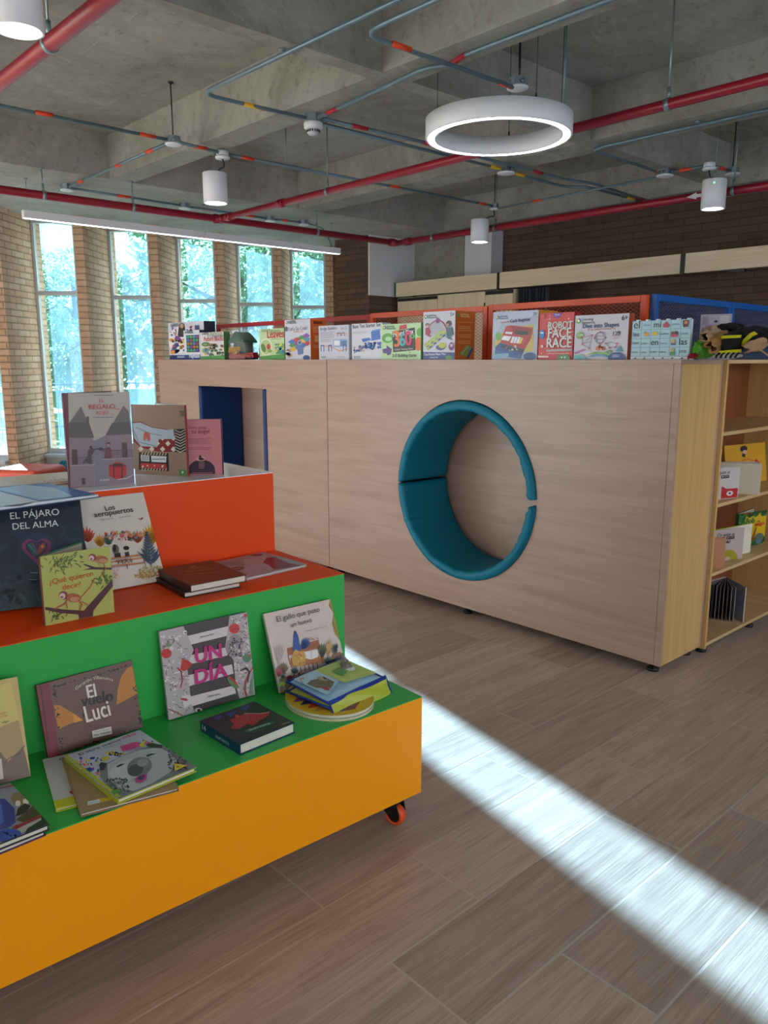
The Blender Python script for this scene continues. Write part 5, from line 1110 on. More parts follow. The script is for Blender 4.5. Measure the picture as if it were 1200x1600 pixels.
A.poly([(548, 478), (700, 435), (770, 468), (640, 560)], '#a9cfe4'); A.poly([(700, 435), (830, 400), (905, 438), (780, 480)], '#b8cc70'); A.poly([(590, 500), (640, 478), (720, 462), (740, 480), (700, 512), (620, 520)], '#6f6850'); A.circ(700, 468, 22, '#a8a290', 10); A.circ(712, 466, 6, '#2a2a24'); A.circ(668, 520, 18, '#b83048', 8); A.line([(570, 500), (580, 480), (610, 472)], 4, '#d89a3c'); A.poly([(760, 440), (800, 425), (815, 440), (790, 455)], '#5a9a4c'); A.circ(830, 428, 16, '#dfe8ec', 8)
m.build('front_page', PRINT, cb)
MS = Matrix.Translation((0, -.002, .030)) @ Matrix.Rotation(math.radians(62), 4, 'X') @ Matrix.Translation((0, -.06, -.01))
m = soft(.262, .06, 0, .010, .002, 'c', '#b8c23c', '#16389c', M=MS); A = Art(m, .262, .06, [(630, 590), (930, 450), (975, 548), (640, 606)], .0125, M=MS, step=.0004); A.H = homography([(0, 0), (100, 0), (100, 30), (0, 30)], [(0, .06), (.262, .06), (.262, 0), (0, 0)])
A.poly([(86, 4), (96, 4), (96, 14), (86, 14)], '#e6e0e4'); A.many([A.stroke([(87 + i, 5), (87 + i, 13)], .5)[0] for i in range(9)], '#3a2a44'); A.circ(20, 20, 14, '#5f9a48', 7); A.poly([(38, 8), (60, 6), (60, 22), (38, 24)], '#e6e2cc'); A.many([A.stroke([(40 + i * 6, 6), (40 + i * 6, 24)], 1)[0] for i in range(4)], '#5a4a3a'); A.circ(72, 24, 9, '#b58a54', 4); A.poly([(8, 26), (34, 22), (36, 28), (10, 29)], '#d8742c'); A.circ(90, 22, 2.4, '#4a6a2c')
m.build('spine_flap', PRINT, cb)
m = MB(); m.smooth = True
for (x, y, z, r, s_) in ((.20, .12, .052, .016, 1.6), (.185, .112, .050, .012, 1.2), (.215, .135, .060, .010, 1)):
    V = []; F = []; n = 12
    for i in range(n + 1):
        for j_ in range(n): 
            a, b_ = PI * i / n, 2 * PI * j_ / n; V.append((x + r * math.sin(a) * math.cos(b_), y + r * s_ * math.sin(a) * math.sin(b_), z + r * .9 * math.cos(a)))
    for i in range(n):
        for j_ in range(n): F.append((i * n + j_, (i + 1) * n + j_, (i + 1) * n + (j_ + 1) % n, i * n + (j_ + 1) % n))
    m.mesh(V, F)
m.tube([(.20, .13, .055), (.212, .14, .07), (.205, .15, .082)], [.007, .008, .004], 8)
m.build('plush_animal', mat('grey_plush', '#8c8478', .95, bump=.6, bscale=200), cb)

# ------------------------------------------------------------------ game boxes on the island
def LR(A, x, y, s_=1.0, col='#2a4a5a'):
    hx = [(x + 11 * s_ * math.cos(PI / 6 + PI / 3 * i), y + 11 * s_ * math.sin(PI / 6 + PI / 3 * i)) for i in range(6)]
    A.poly([hx[0], hx[1], hx[2], (x, y)], '#3f9a4c'); A.poly([hx[2], hx[3], hx[4], (x, y)], '#e0a830'); A.poly([hx[4], hx[5], hx[0], (x, y)], '#2c74b8'); A.circ(x, y, 4 * s_, '#f0f0f0')
    A.text('Learning', (x + 14 * s_, y - 1), (x + 56 * s_, y - 1), col, .02); A.text('Resources', (x + 14 * s_, y + 11 * s_), (x + 62 * s_, y + 11 * s_), col, .02)
ZT = 1.5005
def gbox(label, x0, x1, h, d, y0, base, quad, art, side=None, rot=0, sideart=None, topc=None, name='game_box'):
    w = x1 - x0; root = empty(name, (x0, y0, ZT), rot); tag(root, label, 'game box', 'children games lined up on the cabinets')
    c = MB(); c.col = lin(base); c.box(0, w, 0, d, 0, h)
    if side: c.col = lin(side); c.box(w - .0004, w + .0006, .0005, d, .0005, h - .0005)
    if topc: c.col = lin(topc); c.box(0.001, w, .001, d, h - .0004, h + .0006)
    M = Matrix(((1, 0, 0, 0), (0, 0, -1, 0), (0, 1, 0, 0), (0, 0, 0, 1)))
    A = Art(c, w, h, quad, 0, M=M); art(A)
    if sideart:
        MS_ = Matrix(((0, 0, 1, w + .0008), (1, 0, 0, 0), (0, 1, 0, 0), (0, 0, 0, 1))); B = Art(c, d, h, [(0, 0), (100, 0), (100, 200), (0, 200)], 0, M=MS_); sideart(B)
    c.build('carton', PRINT, root)
    return root
def rq(x0, y0, x1, y1): return [(x0, y0), (x1, y0), (x1, y1), (x0, y1)]
YB = 3.44
def g_play(A):
    A.poly(rq(50, 98, 235, 308), '#d4d6e4'); A.poly([(50, 282), (235, 284), (235, 308), (50, 308)], '#1e3f86')
    A.circ(118, 196, 74, '#eceaf0', 76); A.poly([(105, 140), (112, 106), (124, 100), (138, 108), (146, 170), (100, 170)], '#241a1c'); A.circ(124, 118, 10, '#c99a7c', 13); A.poly([(106, 140), (142, 140), (146, 180), (100, 180)], '#2a2430')
    A.dots(60, (62, 180, 172, 268), 8, ['#d8c23c', '#2c5cae', '#c23a3c', '#3f9a5a', '#7a3a8c', '#e08a2c', '#e6e2e8', '#2a3c6c'], 4, ry=1.6)
    A.dots(16, (58, 118, 100, 170), 5, ['#c8404c', '#3a6ab4', '#5a9a5a'], 5); A.dots(8, (150, 118, 180, 150), 5, ['#c8404c', '#3a6ab4'], 6); LR(A, 68, 112, .7)
    A.lines(95, 165, [290, 295], 3, '#c9d2ea'); A.circ(72, 290, 11, '#1a2c5c', 9); A.poly(rq(192, 120, 216, 146), '#4a5a7c')
def g_pf(A):
    A.poly(rq(160, 150, 245, 308), '#dfe4ee'); A.poly(rq(160, 282, 245, 308), '#1e3f86'); A.text('Playfoam', (186, 298), (240, 298), '#e4ecf6', .03); A.poly(rq(174, 176, 242, 268), '#2c3148')
    cs = ['#2c9a7c', '#7a4ab0', '#3c7cc8', '#5aae4c', '#c2742c', '#a83a5c', '#4c9aa8', '#8a8a3c']
    for i in range(4):
        for j in range(5): A.circ(184 + i * 16, 186 + j * 18, 7, cs[(i * 3 + j * 2) % 8], 8)
    LR(A, 172, 160, .7)
gbox('tall game box with a photo of a woman, leftmost on the cabinets', -6.687, -6.059, .322, .11, YB + .055, '#c9cede', rq(50, 98, 235, 308), g_play, side='#1c2440')
gbox('white and navy box of coloured foam in front of the leftmost box', -6.31, -6.04, .246, .045, YB, '#d4d8e4', rq(160, 150, 245, 308), g_pf, side='#23304c')
def g_pat(A):
    A.poly(rq(245, 160, 350, 308), '#dcdcdc'); A.poly([(245, 290), (350, 284), (350, 308), (245, 308)], '#4f9a4c'); A.text('Recycling', (295, 178), (345, 178), '#7a9a4c', .01); A.text('& Conservation', (280, 190), (348, 190), '#4a6a7c', .01); A.text('Pattern Blocks', (265, 208), (349, 208), '#c23a4c', .04)
    A.circ(272, 225, 20, '#4f7a44', 12); A.circ(268, 225, 9, '#7aa86a', 6); A.circ(270, 258, 17, '#8fae84', 16); A.dots(30, (290, 225, 348, 284), 8, ['#4a4438', '#7a5a3c', '#3f6a4c', '#8f8a7c'], 8); A.dots(10, (250, 240, 290, 280), 6, ['#4c7ab0', '#d8a83c'], 9); LR(A, 258, 168, .5)
gbox('green and white pattern game box, third from the left', -6.036, -5.66, .222, .06, YB, '#d4d8d4', rq(245, 160, 350, 308), g_pat, side='#4f8a4c')
# toy house in a clear bag
th = empty('toy_house', (-5.53, YB + .07, ZT)); tag(th, 'green roofed toy house with yellow flowers in a clear bag', 'toy')
m = MB(); m.box(-.12, .13, -.04, .08, 0, .05); m.build('base', mat('red_toy_plastic', '#a3202c', .3, coat=.4), th, bevel=.012)
m = MB(); m.box(-.07, .10, -.02, .06, .05, .14); m.build('walls', mat('dark_green_toy', '#1f4a34', .35, coat=.3), th, bevel=.006)
m = MB(); m.M = Matrix.Translation((0, .08, 0)) @ Matrix.Rotation(PI / 2, 4, 'X'); m.prism([(-.11, .13), (-.095, .15), (.0, .215), (.03, .215), (.125, .15), (.14, .13)], 0, .13); m.build('roof', mat('toy_roof_green', '#2f5f4a', .35, coat=.3), th, bevel=.006)
m = MB(); m.box(.0, .04, -.023, -.019, .05, .12); m.build('door', mat('toy_blue', '#24447c', .4), th)
rd = random.Random(3); m = MB()
for i in range(22):
    x, y, z, r = rd.uniform(-.10, .06), rd.uniform(-.06, -.035), rd.uniform(.05, .095), .012
    m.lathe([(0, -r), (r * .8, -r * .5), (r, 0), (r * .8, r * .5), (0, r)], (x, y, z), 8)
m.build('flowers', mat('yellow_flowers', '#d8a82c', .5), th)
m = MB(); m.box(-.20, -.13, -.05, -.047, .04, .13); m.build('hang_tag', mat('pink_tag', '#c8505c', .5), th)
CLEAR = bpy.data.materials.new('clear_bag'); CLEAR.use_nodes = True; t = CLEAR.node_tree; t.nodes.clear()
o_ = nd(t, 'ShaderNodeOutputMaterial'); a_ = nd(t, 'ShaderNodeBsdfTransparent', Color=(.93, .95, .97, 1)); g2 = nd(t, 'ShaderNodeBsdfGlossy', Roughness=.18); x_ = nd(t, 'ShaderNodeMixShader'); x_.inputs[0].default_value = .14
nn_ = nd(t, 'ShaderNodeTexNoise', Scale=14.0, Detail=4.0); bb_ = nd(t, 'ShaderNodeBump', Strength=.9, Distance=.02); t.links.new(nn_.outputs['Fac'], bb_.inputs['Height']); t.links.new(bb_.outputs[0], g2.inputs['Normal'])
t.links.new(a_.outputs[0], x_.inputs[1]); t.links.new(g2.outputs[0], x_.inputs[2]); t.links.new(x_.outputs[0], o_.inputs[0])
m = MB(); m.smooth = True; m.lathe([(.145, .002), (.152, .04), (.145, .12), (.11, .19), (.04, .226), (.03, .235), (.05, .25)], (0, .01, 0), 28)
for i, v in enumerate(m.v):
    a = math.atan2(v[1], v[0]); k = 1 + .05 * math.sin(a * 7 + v[2] * 40); m.v[i] = (v[0] * k, v[1] * .55 * k, v[2])
m.build('clear_bag', CLEAR, th)
# small figure by the red screen
ts = empty('toy_figure', (-5.18, YB + .05, ZT)); tag(ts, 'small dark toy figure with a green cap between toy house and green box', 'toy')
m = MB(); m.lathe([(0, 0), (.028, 0), (.032, .03), (.026, .10), (.014, .12), (0, .122)], n=16); m.build('body', mat('toy_navy', '#1b2638', .4), ts)
m = MB(); m.lathe([(0, .112), (.018, .116), (.024, .135), (.018, .155), (0, .16)], n=16); m.build('head', mat('toy_yellow', '#b8902c', .5), ts)
m = MB(); m.lathe([(.027, .148), (.026, .152), (.02, .17), (0, .176)], n=16); m.build('cap', mat('dark_green_toy', '#1f4a34', .35), ts)
tr_ = empty('toy_truck', (-5.32, YB + .04, ZT)); tag(tr_, 'low red toy vehicle beside the small dark figure', 'toy')
m = MB(); m.box(-.07, .06, -.03, .03, .012, .038); m.box(-.02, .05, -.028, .028, .038, .055); m.build('body', mat('red_toy_plastic', '#a3202c', .3, coat=.4), tr_, bevel=.005)
for x in (-.045, .035):
    for y in (-.03, .022):
        m = MB(); m.M = Matrix.Translation((x, y + .004, .014)) @ Matrix.Rotation(PI / 2, 4, 'X'); m.lathe([(0, -.005), (.013, -.005), (.013, .005), (0, .005)], n=16); m.build('wheel', BLACK, tr_)
def g_leaf(A):
    A.poly(rq(555, 142, 688, 308), '#c4dfae'); A.poly([(555, 290), (620, 284), (688, 278), (688, 308), (555, 308)], '#4c9a44'); A.text('Sensory', (608, 166), (668, 166), '#4c8a3c', .02); A.text('Leaves', (600, 192), (688, 190), '#c8353c', .05); A.lines(618, 670, [198], 2, '#6a8a5c'); LR(A, 570, 153, .5, '#6a8a6c')
    A.circ(592, 240, 34, '#eaf0dc', 46); A.circ(592, 240, 28, '#b5cf96', 40); A.circ(578, 244, 12, '#5f8a3c', 24, -.3); A.circ(606, 238, 10, '#c23a2c', 15); A.circ(612, 262, 12, '#8fae4c', 10); A.poly([(640, 224), (688, 224), (688, 280), (645, 278)], '#4c9a7c'); A.dots(16, (645, 228, 688, 270), 8, ['#7ab04c', '#3c7a9c', '#d8d43c', '#a8d0b0'], 3)
gbox('green and white sensory leaves game box', -5.147, -4.825, .226, .06, YB, '#c4dfae', rq(555, 142, 688, 308), g_leaf, side='#4c9a44')
def g_code(A):
    A.poly(rq(688, 92, 822, 308), '#cdd2e2'); A.text("Let's Go Code!", (712, 150), (808, 148), '#4a5a74', .03); A.text('Activity Set', (735, 162), (785, 162), '#d0743c'); LR(A, 702, 105, .8)
    cs = ['#3c74c0', '#c23a4c', '#4a9a5c', '#8a4aa8', '#e0b43c', '#2c9ab0']
    for i in range(4):
        for j in range(3):
            x, y = 705 + i * 26 + j * 4, 210 + j * 20 - i * 10; A.poly([(x, y), (x + 22, y - 14), (x + 40, y + 2), (x + 18, y + 16)], cs[(i + j * 2) % 6])
    A.poly([(752, 224), (778, 218), (786, 276), (758, 284)], '#5a7ab4'); A.circ(768, 216, 13, '#8fa6c9'); A.circ(768, 216, 6, '#24304c'); A.circ(802, 298, 18, '#1e4a94', 14); A.dots(12, (690, 250, 720, 290), 8, ['#8a5a4c', '#c9a88a', '#4a5a7c'], 6); A.circ(698, 140, 8, '#5a6a7c', 14)
def s_code(B):
    B.poly(rq(2, 1, 98, 199), '#dd6a1c'); B.lines(20, 80, [40, 48, 56, 64, 130, 138], 2, '#f2cf9c'); B.poly(rq(20, 10, 80, 24), '#7a3a10'); B.poly(rq(28, 80, 72, 112), '#e9b070')
gbox('tall white and orange coding game box', -4.814, -4.51, .280, .135, YB, '#cdd2e2', rq(688, 92, 822, 308), g_code, side='#dd6a1c', sideart=s_code)
def g_bridge(A):
    A.poly(rq(845, 123, 1035, 308), '#c9cede'); A.text('Bridge Builders', (856, 148), (962, 145), '#3c4c74', .03); A.lines(856, 950, [158, 164, 170, 176, 182, 188], 2, '#8a92a8'); A.lines(856, 930, [198, 204, 210], 2, '#8a92a8', seed=4)
    for x, y in ((975, 165), (1000, 165)): A.line([(x - 8, y + 16), (x - 8, y), (x + 10, y), (x + 10, y + 16)], 4, '#3c64a8')
    A.line([(960, 168), (1025, 172)], 3, '#d88a3c'); A.poly(rq(938, 198, 1028, 240), '#8fb0d8'); A.poly(rq(944, 204, 980, 232), '#e6ecf4'); A.poly(rq(986, 206, 1022, 234), '#5a84b8')
    A.line([(862, 232), (920, 236), (980, 262), (1030, 250)], 4, '#d8a04c')
    for x in (868, 918, 1010): A.line([(x - 8, 262), (x - 8, 230), (x + 10, 230), (x + 10, 262)], 5, '#3c64a8')
    LR(A, 862, 294, .5); A.poly(rq(960, 286, 1020, 300), '#dfe4ee'); A.many([A.stroke([(964 + i * 5, 288), (964 + i * 5, 299)], 2)[0] for i in range(11)], '#6a7288'); A.text('Set 2', (990, 148), (1024, 148), '#6a7a9c')
gbox('pale bridge building game box beside the orange side', -4.395, -4.075, .226, .07, YB - .015, '#c9cede', rq(845, 123, 1035, 308), g_bridge, side='#b8bccc')
def g_base(A):
    A.poly(rq(1035, 113, 1212, 308), '#d4dae6'); A.text('Base Ten Starter Set', (1042, 138), (1204, 132), '#223054', .04); A.lines(1044, 1130, [158, 165], 2.5, '#8a92a8')
    A.poly([(1150, 160), (1200, 154), (1204, 200), (1152, 208)], '#2c6cc0'); A.poly([(1150, 160), (1160, 150), (1208, 146), (1200, 154)], '#5a94dc'); A.poly([(1094, 196), (1140, 190), (1150, 204), (1102, 214)], '#2c6cc0'); A.many([A.stroke([(1050, 262 + i * 5), (1104, 240 + i * 4)], 3)[0] for i in range(3)], '#2c5cae')
    A.dots(60, (1112, 218, 1205, 250), 6, ['#2458a8', '#3c7cd0', '#1c4684'], 7); LR(A, 1052, 294, .6); A.dots(20, (1050, 236, 1110, 262), 6, ['#b0a0a8', '#2c5cae'], 9)
gbox('white box of blue base ten counting blocks', -4.062, -3.765, .230, .07, YB, '#d4dae6', rq(1035, 113, 1212, 308), g_base, side='#b8c0d0')
def g_blox(A):
    A.poly(rq(78, 165, 313, 383), '#b9dfae'); A.circ(115, 250, 36, '#5aae4c', 30); A.circ(120, 256, 20, '#b9dfae', 14); A.poly([(190, 176), (230, 170), (232, 196), (184, 204)], '#c8283c'); A.poly([(84, 318), (110, 312), (108, 294), (142, 318), (136, 350), (112, 358), (112, 346), (86, 342)], '#4a2c7c'); A.circ(300, 290, 22, '#e0682c', 40); A.circ(306, 220, 16, '#5aae4c', 26)
    A.poly([(145, 212), (278, 192), (284, 326), (150, 338)], '#17161c'); A.text('Mental Blox', (152, 246), (272, 228), '#e4e8ec', .03, 1.2); A.text('3', (160, 306), (192, 302), '#e0702c', .05, 1.05); A.text('6', (194, 302), (224, 298), '#3cb0c0', .05, 1.05); A.text('0', (228, 300), (262, 294), '#d8306c', .05, 1.05); A.circ(266, 244, 14, '#5ac06a', 13); A.circ(266, 244, 6, '#17161c', 6); A.text('Critical Thinking Game', (160, 328), (270, 322), '#c9ccd4', .01)
    A.text('3-D Building Game', (148, 368), (290, 366), '#22262c', .03); LR(A, 98, 186, 1.1); A.dots(4, (250, 336, 260, 340), 3, ['#444444'], 2)
gbox('green and black building game box reading 360', -3.758, -3.41, .217, .07, YB - .01, '#b9dfae', rq(78, 165, 313, 383), g_blox, side='#6aae5c')
def g_ten(A):
    A.poly(rq(313, 95, 503, 383), '#ccd0de'); A.poly([(313, 336), (503, 340), (503, 383), (313, 383)], '#24408c'); A.text('Ten-Frame Floor Mat', (320, 358), (450, 356), '#dfe4f0', .03); A.text('Activity Set', (358, 374), (404, 374), '#dfe4f0', .02); A.circ(468, 372, 20, '#4c9a4c', 14); LR(A, 330, 122, 1.1); A.text('5+', (476, 128), (498, 128), '#4a7a6c', .04)
    P_ = [(400 + 58 * math.cos(PI + PI * i / 14), 230 + 82 * math.sin(PI + PI * i / 14)) for i in range(15)]
    A.poly(P_, '#b0b4c0'); A.line(P_, 5, '#c23a4c'); A.circ(403, 150, 13, '#7a2c74', 16)
    A.poly([(320, 290), (430, 205), (456, 222), (345, 328)], '#a8ba54'); A.many([A.ell(345 + i * 26, 300 - i * 22, 10, 5, -.6) for i in range(4)], '#2c4c9c'); A.many([A.ell(362 + i * 26, 306 - i * 22, 10, 5, -.6) for i in range(4)], '#2c4c9c'); A.line([(332, 308), (444, 214)], 2, '#e8ecd8')
    A.circ(420, 310, 26, '#3a4a8c', 17); A.circ(432, 298, 22, '#b8c43c', 17); A.circ(486, 305, 16, '#6a2c74', 24); A.text('20', (478, 308), (494, 306), '#e8e0ec', .04)
    A.poly([(330, 190), (352, 186), (364, 214), (352, 238), (330, 232)], '#a82c54'); A.circ(340, 172, 11, '#5a3a2c'); A.circ(342, 176, 7, '#c99878'); A.line([(346, 236), (362, 242)], 7, '#a82c54')
    A.poly([(460, 190), (486, 192), (498, 232), (470, 262), (456, 250)], '#24606c'); A.circ(468, 170, 14, '#3a2420', 17); A.circ(464, 176, 7, '#c99878'); A.line([(470, 255), (488, 264)], 6, '#3a3c54')
def s_ten(B):
    B.poly(rq(1, 1, 99, 199), '#c9661c'); B.lines(16, 86, [46, 64, 72, 80, 98, 106, 124, 132], 2.2, '#e8b884'); B.circ(14, 18, 6, '#3f9a4c', 9); B.text('Learning', (26, 18), (66, 18), '#e8d0a4', .02); B.text('Resources', (26, 26), (70, 26), '#e8d0a4', .02)
    B.poly([(20, 176), (60, 140), (88, 146), (60, 190)], '#8a9a54'); B.poly([(60, 190), (88, 146), (92, 160), (68, 196)], '#34508c'); B.line([(32, 178), (66, 144)], 2, '#d8dcc0')
gbox('tall ten frame floor mat box with an orange side', -3.40, -3.143, .276, .17, YB, '#ccd0de', rq(313, 95, 503, 383), g_ten, side='#c9661c', sideart=s_ten, topc='#dfe0e8')
def g_cash(A):
    A.poly(rq(722, 88, 985, 378), '#b9c0d6'); A.poly([(722, 250), (780, 150), (985, 120), (985, 378), (722, 378)], '#aab2c8'); A.poly([(735, 240), (830, 190), (960, 170), (965, 330), (740, 340)], '#c4b15c')
    A.poly([(800, 176), (835, 172), (958, 190), (950, 250), (915, 318), (770, 275)], '#b02c2c'); A.poly([(835, 176), (950, 194), (944, 236), (850, 226)], '#8e1f22'); A.poly([(858, 204), (934, 212), (930, 232), (856, 226)], '#1c2024'); A.poly([(800, 208), (842, 212), (838, 226), (798, 220)], '#e4e4ea')
    A.poly([(790, 232), (836, 238), (820, 266), (776, 256)], '#e8e8ee'); A.many([[(842 + i * 17, 238 + i * 2), (856 + i * 17, 240 + i * 2), (844 + i * 17, 278 + i * 2), (830 + i * 17, 276 + i * 2)] for i in range(3)], '#dfe2ec'); A.poly([(892, 246), (906, 248), (892, 284), (878, 282)], '#e0c43c'); A.poly([(908, 250), (924, 252), (910, 288), (896, 286)], '#c8404c')
    A.poly([(768, 275), (915, 318), (893, 372), (740, 352), (742, 300)], '#1f4a8c'); A.poly([(782, 285), (912, 322), (905, 338), (774, 302)], '#12284c'); A.poly([(742, 316), (898, 350), (893, 372), (738, 352)], '#24589c'); A.dots(10, (790, 292, 895, 325), 6, ['#4a9a5c', '#c9c0a0', '#c23a3c'], 2)
    A.circ(758, 235, 16, '#6aae5c', 24); A.circ(945, 358, 36, '#1c4a84', 22); A.poly([(722, 345), (822, 338), (824, 360), (722, 372)], '#7aa8c8'); A.text('Pretend & Play', (772, 158), (824, 152), '#d0503c', .02); A.text('Cash Register', (828, 156), (944, 148), '#2a3c64', .05); LR(A, 750, 122, 1.1); A.text('3+', (960, 120), (980, 120), '#3a8a6c', .04)
gbox('cash register game box with a red toy till', -2.864, -2.560, .254, .17, YB, '#b9c0d6', rq(722, 88, 985, 378), g_cash, side='#d8902c', topc='#d8802c')
def g_robot(A):
    A.poly(rq(978, 100, 1204, 375), '#c9282e'); A.dots(40, (985, 110, 1195, 360), 4, ['#e8a8a0', '#e0c0b8', '#8c141c'], 4); A.poly([(1060, 105), (1130, 102), (1110, 126), (1096, 136), (1078, 124)], '#6a3a9c'); A.text('New', (1080, 118), (1112, 117), '#e0c8e8', .02)
    for st, y, x0, x1 in (('ROBOT', 192, 1040, 1196), ('FACE', 246, 1042, 1190), ('RACE', 304, 1036, 1196)): A.text(st, (x0 + 3, y + 3), (x1 + 3, y + 3), '#5a1418', .05, 1.1); A.text(st, (x0, y), (x1, y), '#d8d6d4', .04, 1.1)
    A.poly([(1034, 316), (1200, 312), (1200, 324), (1034, 328)], '#b8b0b4'); A.lines(1040, 1190, [340], 4, '#e0a8a4'); A.circ(1000, 225, 20, '#2c74b8', 28); A.circ(996, 215, 5, '#e4ecf4'); A.circ(1006, 216, 5, '#e4ecf4'); A.circ(1004, 120, 12, '#c9503c'); A.circ(1005, 296, 9, '#e8c8c0'); A.circ(1150, 368, 44, '#3f8a4c', 24); A.circ(1138, 362, 6, '#e4ecf4'); A.circ(1158, 362, 6, '#e4ecf4'); A.poly(rq(978, 352, 1050, 362), '#e0c8c0')
gbox('red Robot Face Race game box', -2.552, -2.34, .235, .06, YB, '#c9282e', rq(978, 100, 1204, 375), g_robot, side='#9c1c24')
def g_dive(A):
    A.poly(rq(145, 140, 445, 386), '#c9c6d2'); LR(A, 166, 170, 1.5); A.text('6+', (408, 176), (440, 174), '#23304c', .03); A.text('Dive into Shapes', (194, 212), (394, 208), '#2a3a74', .05); A.text('A "Sea" & Build Geometry Set', (220, 226), (376, 222), '#c8503c', .01); A.text('129', (366, 258), (404, 256), '#23304c', .02); A.lines(372, 402, [266, 272], 2, '#c8807c')
    A.circ(180, 252, 22, '#7aa84c', 20); A.text('STEM', (166, 256), (196, 254), '#e4ecd4', .03)
    for P_, c in (([(190, 262), (250, 252), (236, 324), (196, 300), (250, 252)], '#8a7a9c'), ([(190, 262), (196, 300), (240, 286)], '#8a7a9c'), ([(330, 298), (356, 290), (390, 300), (384, 318), (350, 322), (330, 298)], '#8a7a9c')): A.line(P_, 3, c)
    for r in (31, 20): A.many(A.stroke(A.ell(296, 266, r, 31), 2.5), '#5a6488')
    A.many(A.stroke(A.ell(296, 266, 31, 10), 2.5), '#5a6488'); A.dots(0, (0, 0, 1, 1), 1, ['#000000'])
    A.many([A.ell(x, y, 5, 5) for x, y in ((190, 262), (250, 252), (236, 324), (196, 300), (330, 298), (390, 300), (350, 322), (384, 318), (265, 266), (327, 266), (296, 236), (296, 297))], '#c23a4c')
    A.dots(14, (272, 308, 322, 330), 8, ['#c8503c', '#e0843c', '#b03a3c'], 3); A.poly([(150, 345), (210, 325), (214, 334), (158, 356)], '#a86aa8'); A.poly([(150, 362), (200, 356), (230, 386), (146, 386)], '#6ab0b8')
    A.poly([(222, 362), (270, 342), (330, 346), (376, 366), (330, 358), (270, 354)], '#7fae54'); A.poly([(222, 372), (270, 354), (330, 358), (376, 378), (300, 366)], '#4c84b8'); A.poly([(385, 340), (408, 312), (424, 344)], '#3a8ab0'); A.poly([(338, 344), (352, 332), (368, 342), (352, 350)], '#5a9a4c'); A.circ(392, 378, 46, '#2a4a8c', 32); A.lines(372, 412, [362, 370], 3, '#c9d4e8')
gbox('white Dive into Shapes game box', -2.334, -2.035, .215, .05, YB, '#c9c6d2', rq(145, 140, 445, 386), g_dive, side='#a8481c')
# pocket chart of word cards
wc_ = empty('word_chart', (-2.018, YB, ZT)); tag(wc_, 'pale blue standing chart of word and picture cards', 'word chart')
m = MB(); m.col = lin('#c8ccd4'); w_ = .291; h_ = .178; m.box(0, w_, .004, .02, 0, h_)
A = Art(m, w_, h_, rq(458, 165, 783, 388), 0, M=Matrix(((1, 0, 0, 0), (0, 0, -1, .004), (0, 1, 0, 0), (0, 0, 0, 1))))
A.poly(rq(458, 165, 783, 388), '#7c98a4'); A.poly(rq(458, 371, 783, 388), '#d4d8e0'); A.poly(rq(774, 371, 783, 388), '#b02430')
cards = []
for i in range(6):
    for j in range(4): cards.append(rq(460 + i * 54, 168 + j * 50.5, 511 + i * 54, 216 + j * 50.5))
A.many(cards, '#a6ccd8')
for st, x0, x1, y, b_ in (('el', 468, 502, 208, .02), ('mi', 582, 620, 206, .02), ('en', 572, 612, 306, .02), ('las', 726, 768, 306, .02), ('lee', 468, 504, 254, .0), ('una', 730, 768, 350, 0), ('están', 568, 606, 350, 0), ('unos', 732, 770, 250, 0), ('comen', 524, 562, 196, 0), ('corren', 680, 722, 196, 0), ('saltan', 626, 664, 248, 0), ('leen', 464, 504, 300, 0), ('juegan', 518, 556, 300, 0), ('duermen', 624, 664, 300, 0), ('tienen', 462, 500, 350, 0), ('come', 518, 550, 350, 0), ('beben', 622, 660, 350, 0)): A.text(st, (x0, y), (x1, y), '#22303c', b_)
A.poly([(634, 190), (650, 174), (668, 190), (664, 208), (636, 208)], '#b0344c'); A.poly([(738, 172), (772, 170), (770, 206), (744, 210)], '#5a2c2c'); A.circ(756, 184, 9, '#c98a5c'); A.circ(545, 244, 15, '#d8a83c', 10); A.circ(592, 240, 16, '#d8b43c', 12); A.circ(536, 236, 8, '#c98a5c'); A.circ(690, 240, 9, '#8a3c2c'); A.circ(708, 240, 9, '#3a2c2c'); A.poly(rq(680, 248, 718, 262), '#c8405c'); A.circ(694, 286, 12, '#c9a85c', 12); A.poly(rq(684, 296, 708, 308), '#5a3c7c'); A.circ(694, 334, 10, '#c9985c'); A.poly(rq(682, 344, 708, 364), '#4a8a4c')
A.many([rq(484 + i * 52, 376, 494 + i * 52, 384) for i in range(6)], '#3c444c')
m.build('card_panel', PRINT, wc_)
m = MB(); 
for i in range(6): m.box(.02 + i * .05, .032 + i * .05, .002, .022, h_ - .002, h_ + .005)
m.build('top_clips', mat('clear_clips', '#d4dce0', .3), wc_)
m = MB(); m.box(.01, .281, .02, .07, 0, .004); m.build('foot_plate', WHITE, wc_)
# notice behind the costumes
nt = empty('notice', (-1.86, 3.80, ZT), .3); tag(nt, 'small printed notice standing behind the heap of costumes', 'notice')
m = MB(); m.col = lin('#b9b4c4'); m.box(0, .14, 0, .003, 0, .215); A = Art(m, .14, .215, rq(0, 0, 100, 150), 0, M=Matrix(((1, 0, 0, 0), (0, 0, -1, 0), (0, 1, 0, 0), (0, 0, 0, 1))))
A.poly(rq(2, 2, 98, 148), '#bdb7c8'); A.poly(rq(62, 6, 92, 34), '#d4ccd8'); A.circ(50, 24, 6, '#3a3c5c', 4); A.text('DISFRACES', (20, 46), (88, 46), '#8a4c64', .03); A.poly(rq(6, 6, 26, 34), '#a89cb4'); A.lines(12, 88, [60, 68, 76], 3, '#9a90a4')
m.build('printed_sheet', PRINT, nt)

